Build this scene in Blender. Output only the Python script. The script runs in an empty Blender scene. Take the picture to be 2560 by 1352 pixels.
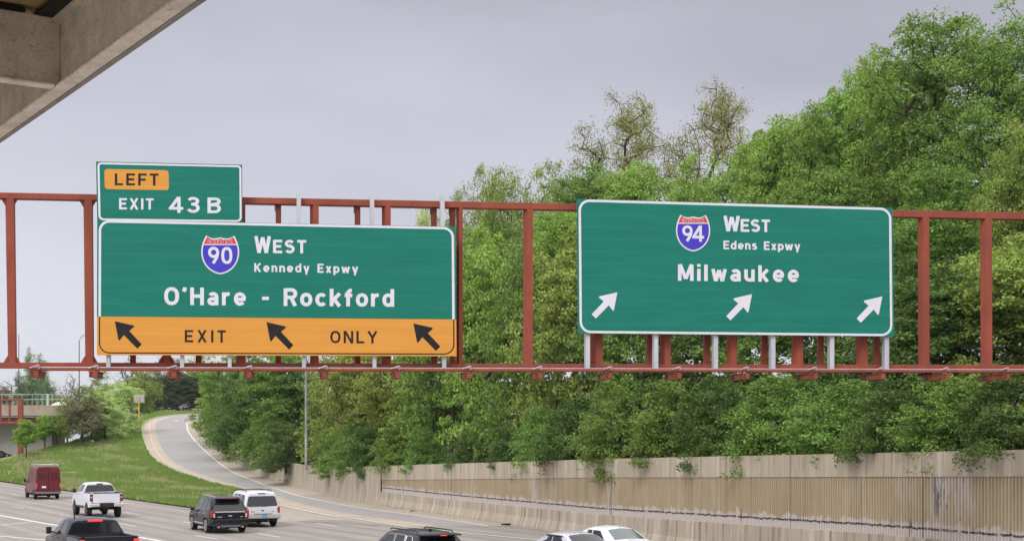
import bpy, bmesh, math, random
import numpy as np
from mathutils import Vector, Matrix
from mathutils.geometry import delaunay_2d_cdt

random.seed(4)
sc = bpy.context.scene
COL = sc.collection
R = math.radians

# ------------------------------------------------------------------ camera
F = 3555.0          # focal length in photo pixels (2560 wide)
CX, HY = 1280.0, 1101.0   # principal column, horizon row
H = 4.6             # eye height above the carriageway
cam_d = bpy.data.cameras.new('camera')
cam_d.sensor_width = 36.0
cam_d.lens = F / 2560 * 36.0
cam_d.shift_y = (HY - 676.0) / 2560
cam_d.clip_start = 0.1
cam_d.clip_end = 6000
cam = bpy.data.objects.new('camera', cam_d)
COL.objects.link(cam)
cam.location = (0, 0, H)
cam.rotation_euler = (R(90), 0, 0)
sc.camera = cam

# ------------------------------------------------------------------ exposure
sc.view_settings.view_transform = 'Standard'
sc.view_settings.look = 'None'
sc.view_settings.exposure = 0.14
sc.view_settings.gamma = 1.0
sc.view_settings.use_curve_mapping = False
sc.cycles.max_bounces = 6
sc.cycles.diffuse_bounces = 4
sc.cycles.glossy_bounces = 3
sc.cycles.transmission_bounces = 4
sc.cycles.transparent_max_bounces = 6

# ------------------------------------------------------------------ world: overcast sky
SUN_EL, SUN_AZ = 44.0, 212.0       # azimuth clockwise from +Y: behind the camera, to the left
wd = bpy.data.worlds.new('World')
sc.world = wd
wd.use_nodes = True
nt = wd.node_tree
for n in list(nt.nodes):
    nt.nodes.remove(n)
def wn(t, **k):
    n = nt.nodes.new(t)
    for a, b in k.items():
        setattr(n, a, b)
    return n
out = wn('ShaderNodeOutputWorld')
bg = wn('ShaderNodeBackground')
bg.inputs['Strength'].default_value = 0.1
sky = wn('ShaderNodeTexSky', sky_type='NISHITA')
sky.sun_disc = False
sky.sun_elevation = R(SUN_EL)
sky.sun_rotation = R(SUN_AZ)
tc = wn('ShaderNodeTexCoord')
sep = wn('ShaderNodeSeparateXYZ')
nt.links.new(tc.outputs['Generated'], sep.inputs[0])
ramp = wn('ShaderNodeValToRGB')
cr = ramp.color_ramp
stops = [(0.0, (.71, .72, .79)), (0.10, (.655, .657, .735)), (0.20, (.55, .547, .625)),
         (0.30, (.43, .424, .487)), (0.38, (.80, .79, .85)), (0.60, (1.40, 1.38, 1.38)), (1.0, (1.75, 1.72, 1.70))]
while len(cr.elements) < len(stops):
    cr.elements.new(0.5)
for e, (p, c) in zip(cr.elements, stops):
    e.position = p
    e.color = (*c, 1)
# soft cloud banks: distort the elevation and the brightness with stretched noise
mp = wn('ShaderNodeMapping')
mp.inputs['Scale'].default_value = (2.2, 2.2, 7.0)
mp.inputs['Rotation'].default_value = (0.0, R(14), 0.0)
nt.links.new(tc.outputs['Generated'], mp.inputs[0])
nz = wn('ShaderNodeTexNoise')
nz.inputs['Scale'].default_value = 1.4
nz.inputs['Detail'].default_value = 5
nz.inputs['Roughness'].default_value = .45
nt.links.new(mp.outputs[0], nz.inputs['Vector'])
def wm(op, a, b):
    m = wn('ShaderNodeMath', operation=op)
    for i, v in enumerate((a, b)):
        if isinstance(v, (int, float)):
            m.inputs[i].default_value = v
        else:
            nt.links.new(v, m.inputs[i])
    return m.outputs[0]
el = wm('ADD', sep.outputs[2], wm('MULTIPLY', wm('SUBTRACT', nz.outputs[0], .5), .26))
el = wm('ADD', el, wm('MULTIPLY', sep.outputs[0], .11))
nt.links.new(el, ramp.inputs[0])
sc10 = wn('ShaderNodeVectorMath', operation='SCALE')
sc10.inputs['Scale'].default_value = 10.0
# the veiled sun is behind the camera, so that half of the sky is the brighter one
back = wm('ADD', 10.0, wm('MULTIPLY', wm('MAXIMUM', wm('MULTIPLY', sep.outputs[1], -1.0), 0.0), 5.5))
nt.links.new(back, sc10.inputs['Scale'])
nt.links.new(ramp.outputs[0], sc10.inputs[0])
mix = wn('ShaderNodeMix', data_type='RGBA')
mix.inputs['Factor'].default_value = 0.93
nt.links.new(sky.outputs[0], mix.inputs['A'])
nt.links.new(sc10.outputs[0], mix.inputs['B'])
nt.links.new(mix.outputs['Result'], bg.inputs['Color'])
nt.links.new(bg.outputs[0], out.inputs[0])

# ------------------------------------------------------------------ sun (veiled)
sd = bpy.data.lights.new('sun', 'SUN')
sd.energy = 1.5
sd.angle = R(16)
sd.color = (1, .97, .92)
sun = bpy.data.objects.new('sun', sd)
COL.objects.link(sun)
az, el_ = R(SUN_AZ), R(SUN_EL)
sdir = Vector((math.sin(az) * math.cos(el_), math.cos(az) * math.cos(el_), math.sin(el_)))
sun.rotation_euler = sdir.to_track_quat('Z', 'Y').to_euler()

# ================================================================== helpers
def P(px, py, Y):
    """world point seen at photo pixel (px, py) and standing Y metres ahead"""
    return Vector(((px - CX) / F * Y, Y, H - (py - HY) / F * Y))

class MB:
    def __init__(s):
        s.v, s.f, s.uv = [], [], None
    def add(s, vs, fs):
        b = len(s.v)
        s.v += [tuple(p) for p in vs]
        s.f += [tuple(i + b for i in f) for f in fs]
    def box(s, c, d, rot=0.0, m=None):
        x, y, z = d[0] / 2, d[1] / 2, d[2] / 2
        vs = [Vector((a * x, b * y, e * z)) for a in (-1, 1) for b in (-1, 1) for e in (-1, 1)]
        M = m or Matrix.Rotation(rot, 3, 'Z')
        vs = [M @ p + Vector(c) for p in vs]
        s.add(vs, [(0, 1, 3, 2), (4, 6, 7, 5), (0, 4, 5, 1), (2, 3, 7, 6), (0, 2, 6, 4), (1, 5, 7, 3)])
    def prism(s, front, back):
        n = len(front)
        s.add(list(front) + list(back),
              [tuple(range(n)), tuple(range(2 * n - 1, n - 1, -1))] +
              [(i, i + n, (i + 1) % n + n, (i + 1) % n) for i in range(n)])
    def tube(s, pts, r, k=6, cap=True):
        pts = [Vector(p) for p in pts]
        rs = r if isinstance(r, (list, tuple)) else [r] * len(pts)
        b = len(s.v)
        for i, p in enumerate(pts):
            t = (pts[min(i + 1, len(pts) - 1)] - pts[max(i - 1, 0)]).normalized()
            a = t.cross(Vector((0, 0, 1)) if abs(t.z) < .9 else Vector((1, 0, 0))).normalized()
            c = t.cross(a)
            for j in range(k):
                an = 2 * math.pi * j / k
                s.v.append(tuple(p + (a * math.cos(an) + c * math.sin(an)) * rs[i]))
        for i in range(len(pts) - 1):
            for j in range(k):
                q = b + i * k
                s.f.append((q + j, q + (j + 1) % k, q + k + (j + 1) % k, q + k + j))
        if cap:
            s.f.append(tuple(b + j for j in range(k))[::-1])
            s.f.append(tuple(b + (len(pts) - 1) * k + j for j in range(k)))
    def lathe(s, prof, c, k=20, axis='X'):
        """prof: (axial, radius) list, closed ring surface about an axis through c"""
        b = len(s.v)
        for (a, r) in prof:
            for j in range(k):
                an = 2 * math.pi * j / k
                u, w = r * math.cos(an), r * math.sin(an)
                d = (a, u, w) if axis == 'X' else (u, w, a)
                s.v.append((c[0] + d[0], c[1] + d[1], c[2] + d[2]))
        n = len(prof)
        for i in range(n - 1):
            for j in range(k):
                q = b + i * k
                s.f.append((q + j, q + (j + 1) % k, q + k + (j + 1) % k, q + k + j))
        s.f.append(tuple(b + j for j in range(k))[::-1])
        s.f.append(tuple(b + (n - 1) * k + j for j in range(k)))
    def build(s, name, mat, parent=None, smooth=None, world=True, bevel=0, recalc=True):
        me = bpy.data.meshes.new(name)
        off = Vector(parent_loc(parent)) if (parent and world) else Vector((0, 0, 0))
        me.from_pydata([tuple(Vector(p) - off) for p in s.v], [], s.f)
        if s.uv:
            l = me.uv_layers.new(name='UVMap')
            for lp in me.loops:
                l.data[lp.index].uv = s.uv[lp.vertex_index]
        if recalc:
            bm = bmesh.new(); bm.from_mesh(me)
            bmesh.ops.recalc_face_normals(bm, faces=bm.faces)
            bm.to_mesh(me); bm.free()
        me.materials.append(mat)
        if smooth is not None:
            for p in me.polygons:
                p.use_smooth = True
            me.set_sharp_from_angle(angle=R(smooth))
        o = bpy.data.objects.new(name, me)
        COL.objects.link(o)
        if parent:
            o.parent = parent
        if bevel:
            md = o.modifiers.new('bevel', 'BEVEL')
            md.width = bevel; md.segments = 2; md.limit_method = 'ANGLE'; md.angle_limit = R(40)
        return o

def parent_loc(o):
    l = Vector((0, 0, 0))
    while o:
        l += Vector(o.location); o = o.parent
    return l

def tag(o, label=None, cat=None, group=None, kind=None):
    if label: o['label'] = label
    if cat: o['category'] = cat
    if group: o['group'] = group
    if kind: o['kind'] = kind
    return o

def thing(name, label, cat, loc=(0, 0, 0), rotz=0.0, group=None):
    o = bpy.data.objects.new(name, None)
    o.empty_display_size = .3
    COL.objects.link(o)
    o.location = loc
    o.rotation_euler = (0, 0, rotz)
    return tag(o, label, cat, group)

def dup(root, label, loc, rotz, scale, group=None):
    r = root.copy(); COL.objects.link(r)
    r.location = loc; r.rotation_euler = (0, 0, rotz); r.scale = scale
    r['label'] = label
    if group: r['group'] = group
    for ch in list(root.children):
        c = ch.copy(); COL.objects.link(c); c.parent = r
        for g in list(ch.children):
            d = g.copy(); COL.objects.link(d); d.parent = c
    return r

def catmull(pts, n=6):
    pts = [np.array(p, float) for p in pts]
    o = []
    for i in range(len(pts) - 1):
        p0, p1, p2, p3 = pts[max(i - 1, 0)], pts[i], pts[i + 1], pts[min(i + 2, len(pts) - 1)]
        for k in range(n):
            t = k / n
            o.append(.5 * (2 * p1 + (p2 - p0) * t + (2 * p0 - 5 * p1 + 4 * p2 - p3) * t * t + (3 * p1 - p0 - 3 * p2 + p3) * t ** 3))
    o.append(pts[-1])
    return np.array(o)

# ------------------------------------------------------------------ materials
class NT:
    def __init__(s, name):
        s.m = bpy.data.materials.new(name); s.m.use_nodes = True
        s.t = s.m.node_tree; s.b = s.t.nodes['Principled BSDF']
        s.o = s.t.nodes['Material Output']
    def n(s, typ, **k):
        x = s.t.nodes.new(typ)
        for a, b in k.items(): setattr(x, a, b)
        return x
    def l(s, a, b): s.t.links.new(a, b)
    def put(s, sock, v):
        if isinstance(v, bpy.types.NodeSocket): s.l(v, sock)
        elif isinstance(v, (tuple, list)) and len(v) == 3 and sock.type == 'RGBA': sock.default_value = (*v, 1)
        else: sock.default_value = v
    def math(s, op, a, b=0.0, c=None, clamp=False):
        x = s.n('ShaderNodeMath', operation=op); x.use_clamp = clamp
        s.put(x.inputs[0], a); s.put(x.inputs[1], b)
        if c is not None: s.put(x.inputs[2], c)
        return x.outputs[0]
    def mix(s, f, a, b, blend='MIX'):
        x = s.n('ShaderNodeMix', data_type='RGBA', blend_type=blend)
        s.put(x.inputs['Factor'], f); s.put(x.inputs['A'], a); s.put(x.inputs['B'], b)
        return x.outputs['Result']
    def coord(s, kind='Object', scale=(1, 1, 1)):
        t = s.n('ShaderNodeTexCoord'); m = s.n('ShaderNodeMapping')
        m.inputs['Scale'].default_value = scale
        s.l(t.outputs[kind], m.inputs[0]); return m.outputs[0]
    def noise(s, scale, detail=4, vec=None, rough=.55, dist=0.0):
        x = s.n('ShaderNodeTexNoise')
        x.inputs['Scale'].default_value = scale; x.inputs['Detail'].default_value = detail
        x.inputs['Roughness'].default_value = rough; x.inputs['Distortion'].default_value = dist
        if vec is not None: s.l(vec, x.inputs['Vector'])
        return x.outputs[0]
    def step(s, v, lo, hi):
        x = s.n('ShaderNodeMapRange'); x.interpolation_type = 'SMOOTHSTEP'
        s.put(x.inputs[0], v); x.inputs[1].default_value = lo; x.inputs[2].default_value = hi
        return x.outputs[0]
    def bump(s, v, strength=.3, dist=.02):
        x = s.n('ShaderNodeBump'); x.inputs['Strength'].default_value = strength
        x.inputs['Distance'].default_value = dist
        s.l(v, x.inputs['Height']); s.l(x.outputs[0], s.b.inputs['Normal'])
    def fin(s, col=None, rough=.7, metal=0.0, spec=.4, coat=0.0, emit=None, es=0.0):
        if col is not None: s.put(s.b.inputs['Base Color'], col)
        s.put(s.b.inputs['Roughness'], rough); s.b.inputs['Metallic'].default_value = metal
        s.b.inputs['Specular IOR Level'].default_value = spec
        s.b.inputs['Coat Weight'].default_value = coat
        if emit: s.b.inputs['Emission Color'].default_value = (*emit, 1); s.b.inputs['Emission Strength'].default_value = es
        return s.m

def worn(name, c1, c2, scale=3.0, rough=.7, metal=0.0, spec=.4, vec=(1, 1, 1), bump=.0, coat=0.0, detail=5):
    t = NT(name)
    v = t.coord('Object', vec)
    n = t.noise(scale, detail, v)
    col = t.mix(t.step(n, .3, .7), c1, c2)
    if bump: t.bump(t.noise(scale * 6, 3, v), bump, .01)
    return t.fin(col, rough, metal, spec, coat)

def plain(name, c, rough=.5, metal=0.0, spec=.5, coat=0.0, emit=None, es=0.0):
    t = NT(name)
    n = t.noise(9.0, 3, t.coord('Object'))
    col = t.mix(t.math('MULTIPLY', n, .35), c, tuple(x * .72 for x in c))
    return t.fin(col, rough, metal, spec, coat, emit, es)

M = {}
M['steel'] = worn('red_oxide_paint', (.29, .070, .041), (.215, .054, .033), 2.2, .7, 0, .25, (1, 1, .35), .05)
M['steel_dark'] = worn('dark_oxide_paint', (.20, .040, .020), (.14, .032, .018), 2.5, .6, 0, .3)  # darker red oxide tone for the narrow hangers
M['galv'] = worn('galvanised_steel', (.52, .52, .56), (.42, .42, .46), 5, .5, .15, .5, (1, 1, .2))
M['pipe'] = worn('galvanised_pipe', (.42, .40, .45), (.32, .30, .35), 5, .5, .3, .4)
M['white_film'] = worn('white_reflective_film', (.66, .65, .70), (.62, .61, .665), 4, .5, 0, .4)
M['black_film'] = worn('black_reflective_film', (.014, .012, .014), (.02, .017, .02), 4, .6, 0, .2)
M['red_film'] = worn('red_reflective_film', (.60, .045, .035), (.53, .04, .032), 5, .45)
M['blue_film'] = worn('blue_reflective_film', (.048, .034, .47), (.042, .03, .41), 5, .45)
M['oxide_bolt'] = plain('corroded_bolt', (.12, .06, .04), .8)

def sign_sheet(name, c1, c2, zplank, zoff):
    """extruded plank panels: faint seams every foot, blotchy reflective sheeting"""
    t = NT(name)
    tc_ = t.n('ShaderNodeTexCoord'); sx = t.n('ShaderNodeSeparateXYZ')
    t.l(tc_.outputs['Object'], sx.inputs[0])
    q = t.math('FRACT', t.math('ADD', t.math('DIVIDE', sx.outputs[2], zplank), zoff))
    seam = t.math('SUBTRACT', t.step(q, .0, .015), t.step(q, .03, .06))
    v = t.coord('Object', (.35, .35, 2.6))
    n = t.noise(1.5, 6, v, .6)
    fine = t.noise(60, 2, t.coord('Object'))
    col = t.mix(t.step(n, .35, .68), c1, c2)
    col = t.mix(t.math('MULTIPLY', fine, .25), col, tuple(x * .8 for x in c1))
    col = t.mix(t.math('MULTIPLY', seam, .28), col, tuple(min(1, x * 1.5 + .03) for x in c2))
    return t.fin(col, .6, 0, .18)
M['green_sheet'] = sign_sheet('green_reflective_sheeting', (.008, .158, .116), (.011, .182, .137), .305, .1)
M['yellow_sheet'] = sign_sheet('yellow_reflective_sheeting', (.66, .30, .055), (.62, .275, .05), .305, .4)

def ground_mat(name, c1, c2, c3, s1, s2, rough=.9, bump=.2, vec=(1, 1, 1)):
    t = NT(name)
    v = t.coord('Object', vec)
    a = t.noise(s1, 5, v); b = t.noise(s2, 5, v, .65)
    col = t.mix(t.step(a, .35, .65), c1, c2)
    col = t.mix(t.step(b, .45, .72), col, c3)
    t.bump(b, bump, .03)
    return t.fin(col, rough, 0, .25)

def road_mat():
    """old concrete pavement: tyre-polished wheel tracks along the lanes, transverse joints, patches"""
    t = NT('concrete_pavement')
    tc_ = t.n('ShaderNodeTexCoord'); mpg = t.n('ShaderNodeMapping')
    mpg.inputs['Rotation'].default_value = (0, 0, R(-30))    # lane axis -> local Y
    t.l(tc_.outputs['Object'], mpg.inputs[0])
    sx = t.n('ShaderNodeSeparateXYZ'); t.l(mpg.outputs[0], sx.inputs[0])
    st = t.n('ShaderNodeMapping'); st.inputs['Scale'].default_value = (1.5, .03, 1)
    t.l(mpg.outputs[0], st.inputs[0])
    streak = t.noise(.9, 4, st.outputs[0], .6)
    big = t.noise(.12, 4, mpg.outputs[0]); fine = t.noise(9, 3, mpg.outputs[0])
    col = t.mix(t.step(streak, .38, .66), (.305, .272, .250), (.225, .203, .193))
    tr = t.math('PINGPONG', sx.outputs[0], 1.85)
    trk = t.math('MULTIPLY', t.math('SUBTRACT', t.step(tr, .4, .8), t.step(tr, 1.1, 1.5)), t.step(big, .3, .6))
    col = t.mix(t.math('MULTIPLY', trk, .6), col, (.165, .152, .15))
    jy = t.math('FRACT', t.math('DIVIDE', sx.outputs[1], 6.2))
    jx = t.math('FRACT', t.math('DIVIDE', t.math('ADD', sx.outputs[0], .6), 3.7))
    j = t.math('MAXIMUM', t.math('LESS_THAN', jy, .011), t.math('LESS_THAN', jx, .016))
    col = t.mix(t.math('MULTIPLY', j, .5), col, (.2, .18, .17))
    col = t.mix(t.math('MULTIPLY', t.step(big, .52, .75), .3), col, (.47, .40, .35))
    col = t.mix(t.math('MULTIPLY', fine, .16), col, (.25, .23, .22))
    t.bump(fine, .1, .01)
    return t.fin(col, .8, 0, .3)
M['road'] = road_mat()
M['asphalt'] = ground_mat('worn_asphalt', (.315, .300, .296), (.285, .272, .268), (.25, .238, .235), .35, 3.5, .85, .1)
M['shoulder'] = ground_mat('tan_concrete_shoulder', (.40, .345, .285), (.34, .295, .24), (.28, .24, .20), .5, 2.5, .9, .15)
M['gutter'] = ground_mat('pink_concrete_gutter', (.43, .37, .315), (.39, .335, .285), (.33, .28, .235), .4, 2.5, .9, .1)
M['kerb'] = ground_mat('kerb_concrete', (.50, .43, .34), (.44, .37, .29), (.36, .30, .24), .6, 4, .9, .1)
M['gravel'] = ground_mat('loose_gravel', (.34, .30, .26), (.42, .37, .33), (.22, .19, .17), 1.3, 9, .95, .6)
M['patch'] = ground_mat('old_asphalt_patch', (.26, .225, .22), (.22, .19, .19), (.30, .26, .25), .8, 6, .9, .3)
M['soil'] = ground_mat('leaf_litter', (.055, .045, .03), (.04, .05, .02), (.09, .07, .05), .8, 5, 1, .5)
M['ground'] = ground_mat('rough_ground', (.09, .11, .04), (.12, .12, .06), (.07, .09, .03), .02, .3, 1, .2)
def paint(name, c, wear):
    t = NT(name)
    n = t.noise(2.2, 6, t.coord('Object'), .7)
    col = t.mix(t.step(n, .42, .75), c, wear)
    return t.fin(col, .7, 0, .3)
M['white_paint'] = paint('worn_white_road_paint', (.70, .68, .66), (.46, .42, .40))
M['yellow_paint'] = paint('worn_yellow_road_paint', (.55, .43, .26), (.44, .37, .29))

def grass_ground():
    t = NT('mown_verge')
    v = t.coord('Object')
    a = t.noise(.16, 5, v, .6); b = t.noise(1.1, 5, v, .65); c = t.noise(9, 3, v)
    col = t.mix(t.step(a, .35, .62), (.155, .25, .045), (.23, .29, .085))
    col = t.mix(t.math('MULTIPLY', t.step(b, .52, .72), .7), col, (.31, .285, .15))
    col = t.mix(t.math('MULTIPLY', c, .4), col, (.05, .10, .015))
    t.bump(c, .5, .06)
    return t.fin(col, .9, 0, .2)
M['verge'] = grass_ground()

def leaf_mat(name, tints, trans=.34, var=.10, satv=.1):
    t = NT(name)
    g = t.n('ShaderNodeNewGeometry'); oi = t.n('ShaderNodeObjectInfo')
    r = t.n('ShaderNodeValToRGB'); e = r.color_ramp.elements
    while len(e) < len(tints): e.new(.5)
    for i, c in enumerate(tints):
        e[i].position = i / (len(tints) - 1); e[i].color = (*c, 1)
    big = t.noise(.45, 3, t.coord('Object'))
    t.l(t.math('ADD', t.math('MULTIPLY', g.outputs['Random Per Island'], .62), t.math('MULTIPLY', t.math('SUBTRACT', big, .28), .85), clamp=True), r.inputs[0])
    hs = t.n('ShaderNodeHueSaturation')
    t.l(t.math('ADD', .5 - var * .18, t.math('MULTIPLY', oi.outputs['Random'], var * .36)), hs.inputs['Hue'])
    t.l(t.math('ADD', 1 - var * 1.3, t.math('MULTIPLY', oi.outputs['Random'], var * 2.6)), hs.inputs['Value'])
    hs.inputs['Saturation'].default_value = 1.0
    t.l(r.outputs[0], hs.inputs['Color'])
    t.fin(hs.outputs[0], .6, 0, .18)
    tr = t.n('ShaderNodeBsdfTranslucent'); t.l(hs.outputs[0], tr.inputs[0])
    mx = t.n('ShaderNodeMixShader'); mx.inputs[0].default_value = trans
    t.l(t.b.outputs[0], mx.inputs[1]); t.l(tr.outputs[0], mx.inputs[2]); t.l(mx.outputs[0], t.o.inputs[0])
    return t.m
def tints(r, g, b):
    return [(r * k, g * k, b * k * (.9 + .1 * k)) for k in (.55, .82, 1.15, 1.55)]
LF = {
    'spring': leaf_mat('spring_leaves', tints(0.290, 0.440, 0.090), var=.06),
    'mid':    leaf_mat('mid_leaves',    tints(0.200, 0.320, 0.068), var=.07),
    'deep':   leaf_mat('deep_spring_leaves', tints(0.210, 0.340, 0.070), var=.05),
    'dark':   leaf_mat('dark_leaves',   tints(0.120, 0.200, 0.050), var=.07),
    'olive':  leaf_mat('olive_leaves',  tints(0.295, 0.375, 0.085), var=.06),
    'pale':   leaf_mat('pale_leaves',   tints(0.500, 0.630, 0.230), var=.04),
    'blue':   leaf_mat('haze_blue_leaves', tints(0.260, 0.370, 0.190), var=.04),  # bluish distance haze painted into the leaf colour of the far poplars
    'lime':   leaf_mat('lime_leaves',   tints(0.270, 0.480, 0.070), var=.05),
    'bud':    leaf_mat('bud_leaves',    tints(0.320, 0.330, 0.120), var=.03),
    'gloom':  leaf_mat('gloomy_leaves', tints(0.060, 0.085, 0.036), var=.05),
    'brown':  leaf_mat('brown_twigs',   tints(0.230, 0.235, 0.110), var=.05),
}
M['bark'] = worn('bark', (.045, .035, .026), (.075, .060, .045), 6, .95, 0, .1, (1, 1, .3), .3)
M['bark_grey'] = worn('grey_bark', (.15, .13, .115), (.10, .09, .085), 6, .95, 0, .1, (1, 1, .3), .3)

def wall_mat(name, base, light, dark, streak=1.0, stain=False):
    """cast concrete with run-off streaks; u runs along the wall in metres, v is the height in metres"""
    t = NT(name)
    uv = t.n('ShaderNodeTexCoord')
    def mp_(x, y):
        m = t.n('ShaderNodeMapping'); m.inputs['Scale'].default_value = (x, y, 1); t.l(uv.outputs['UV'], m.inputs[0]); return m.outputs[0]
    a = t.noise(1.0, 5, mp_(1.6, .16), .62)
    b = t.noise(.35, 4, mp_(1, 1)); c = t.noise(6, 4, mp_(1, 1), .65); d = t.noise(1.0, 4, mp_(4.5, .22), .7)
    col = t.mix(t.step(b, .3, .7), base, tuple(x * .88 for x in base))
    col = t.mix(t.math('MULTIPLY', t.step(a, .46, .64), .75 * streak), col, light)
    col = t.mix(t.math('MULTIPLY', t.step(d, .49, .67), .8 * streak), col, dark)
    col = t.mix(t.math('MULTIPLY', c, .2), col, dark)
    sx = t.n('ShaderNodeSeparateXYZ'); t.l(uv.outputs['UV'], sx.inputs[0])
    if stain:
        n1 = t.noise(1, 6, mp_(1.1, .02), .8)                 # ragged upper edge of the leached zone
        edge = t.math('ADD', sx.outputs[1], t.math('MULTIPLY', t.math('SUBTRACT', n1, .5), 1.5))
        low = t.math('SUBTRACT', 1.0, t.step(edge, .42, .52))
        col = t.mix(t.math('MULTIPLY', low, .85), col, (.52, .475, .465))
        sp = t.noise(1, 6, mp_(3.0, .35), .8)
        sl = t.noise(1, 5, mp_(2.2, .10), .8)
        # dark run-offs gathering along a ragged line above the ledge
        hgt = t.math('ABSOLUTE', t.math('SUBTRACT', t.math('ADD', sx.outputs[1], t.math('MULTIPLY', t.math('SUBTRACT', sp, .5), .26)), .32))
        seam = t.math('MULTIPLY', t.math('SUBTRACT', 1.0, t.step(hgt, .015, .055)), t.step(sl, .36, .5))
        col = t.mix(seam, col, (.055, .04, .032))
        drip = t.math('MULTIPLY', t.step(sl, .585, .64), t.math('SUBTRACT', 1.0, t.step(sx.outputs[1], .30, .75)))
        col = t.mix(t.math('MULTIPLY', drip, .85), col, (.075, .055, .045))
        long_ = t.math('MULTIPLY', t.step(t.noise(1, 4, mp_(1.9, .03), .8), .60, .66), .5)
        col = t.mix(long_, col, (.17, .125, .08))
        pe = t.noise(1, 5, mp_(.30, .10), .7)                  # peeled patches
        col = t.mix(t.math('MULTIPLY', t.step(pe, .55, .68), .8), col, (.50, .46, .45))
        col = t.mix(t.math('MULTIPLY', t.math('MULTIPLY', t.step(pe, .57, .66), t.step(sp, .50, .62)), .85), col, (.06, .045, .04))
    j = t.math('LESS_THAN', t.math('FRACT', t.math('DIVIDE', sx.outputs[0], 7.6)), .006)
    col = t.mix(t.math('MULTIPLY', j, .65), col, (.10, .085, .07))
    t.bump(c, .15, .02)
    return t.fin(col, .92, 0, .2)
M['wall_cap'] = wall_mat('coping_concrete', (.44, .38, .295), (.54, .485, .405), (.26, .21, .15), 1.1)
M['wall_base'] = wall_mat('barrier_concrete', (.42, .36, .285), (.54, .48, .40), (.20, .155, .115), 1.1)
M['wall_flute'] = wall_mat('fluted_concrete', (.40, .32, .215), (.47, .40, .29), (.29, .22, .14), .7, True)
M['wall_plain'] = wall_mat('ramp_wall_concrete', (.385, .335, .265), (.49, .44, .36), (.24, .20, .155), 1.0)

exec_order = []
# ================================================================== setting: terrain and roads
def smooth_interp(x, xs, ys):
    return float(np.interp(x, xs, ys))

WX = lambda Y: 1.26 + .394 * (74.7 - Y)                 # base line of the long retaining wall
# stations of the wall foot: X, Y, z foot, z top
LW = [(-9.3, 101.6, 0.0, 2.80), (-13.3, 112.5, 0.0, 2.52), (-19.6, 134, .08, 2.28), (-24.6, 148, .52, 2.75), (-29.2, 160, 1.04, 3.28),
      (-35.9, 180, 2.45, 4.35), (-42.6, 203, 4.45, 6.1), (-48.4, 225, 6.7, 8.0), (-50.6, 236, 7.7, 9.0), (-51.2, 255, 9.0, 10.3), (-48, 276, 9.9, 11.2)]
RW = [(WX(y), y, 0.0, smooth_interp(y, [20, 40.7, 67.3, 79, 101.6], [4.8, 4.34, 3.73, 3.42, 2.80])) for y in (20, 30, 40.7, 54, 67.3, 79, 90)]
lw = catmull(LW, 6)
rwl = np.array(RW)
wall_line = np.vstack([rwl, lw])                         # near right -> far left

def outward(line):
    t = np.gradient(line[:, :2], axis=0)
    t /= np.linalg.norm(t, axis=1)[:, None]
    return np.stack([t[:, 1], -t[:, 0]], 1)              # to the right of travel = up the bank
WO = outward(wall_line)

def hz(x, y):
    """height of the wooded bank behind the wall"""
    d2 = (wall_line[:, 0] - x) ** 2 + (wall_line[:, 1] - y) ** 2
    i = int(np.argmin(d2))
    d = max(0.0, (x - wall_line[i, 0]) * WO[i, 0] + (y - wall_line[i, 1]) * WO[i, 1])
    return wall_line[i, 3] - .25 + min(d, 26) * .17

def sheet(name, rows, mat, kind='structure', smooth=True):
    """rows: list of equal-length point lists -> one grid mesh"""
    mb = MB(); n = len(rows[0])
    for r in rows: mb.v += [tuple(p) for p in r]
    for i in range(len(rows) - 1):
        for j in range(n - 1):
            a = i * n + j
            mb.f.append((a, a + 1, a + n + 1, a + n))
    o = mb.build(name, mat, smooth=60 if smooth else None)
    me = o.data
    if sum(p.normal.z for p in me.polygons) < 0:
        me.flip_normals()
    if kind: o['kind'] = kind
    return o

# the ground sheet to the horizon
g = MB(); g.add([(-3000, -200, -.4), (3000, -200, -.4), (3000, 4000, -.4), (-3000, 4000, -.4)], [(0, 1, 2, 3)])
tag(g.build('ground', M['ground']), kind='structure')
# the carriageway
rd = MB()
rd.add([(24, 12, 0), (WX(30) + .3, 30, 0), (WX(67) + .3, 67, 0), (-9, 101.7, 0), (-19, 134.2, 0), (-24, 150, 0), (-64, 172, 0), (-175, 360, 0), (-240, 360, 0), (-80, 30, 0), (-60, -40, 0), (40, -40, 0)],
       [tuple(range(12))])
tag(rd.build('road', M['road']), kind='structure')
# wooded bank
rows = []
prof = [(0.35, -.25), (3, .25), (8, 1.15), (16, 2.5), (26, 4.2), (60, 4.6), (160, 5), (500, 5)]
for i in range(len(wall_line)):
    x, y, zb, zt = wall_line[i]
    rows.append([(x + WO[i, 0] * d, y + WO[i, 1] * d, zt + dz) for d, dz in prof])
sheet('wooded_bank', rows, M['soil'])

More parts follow.
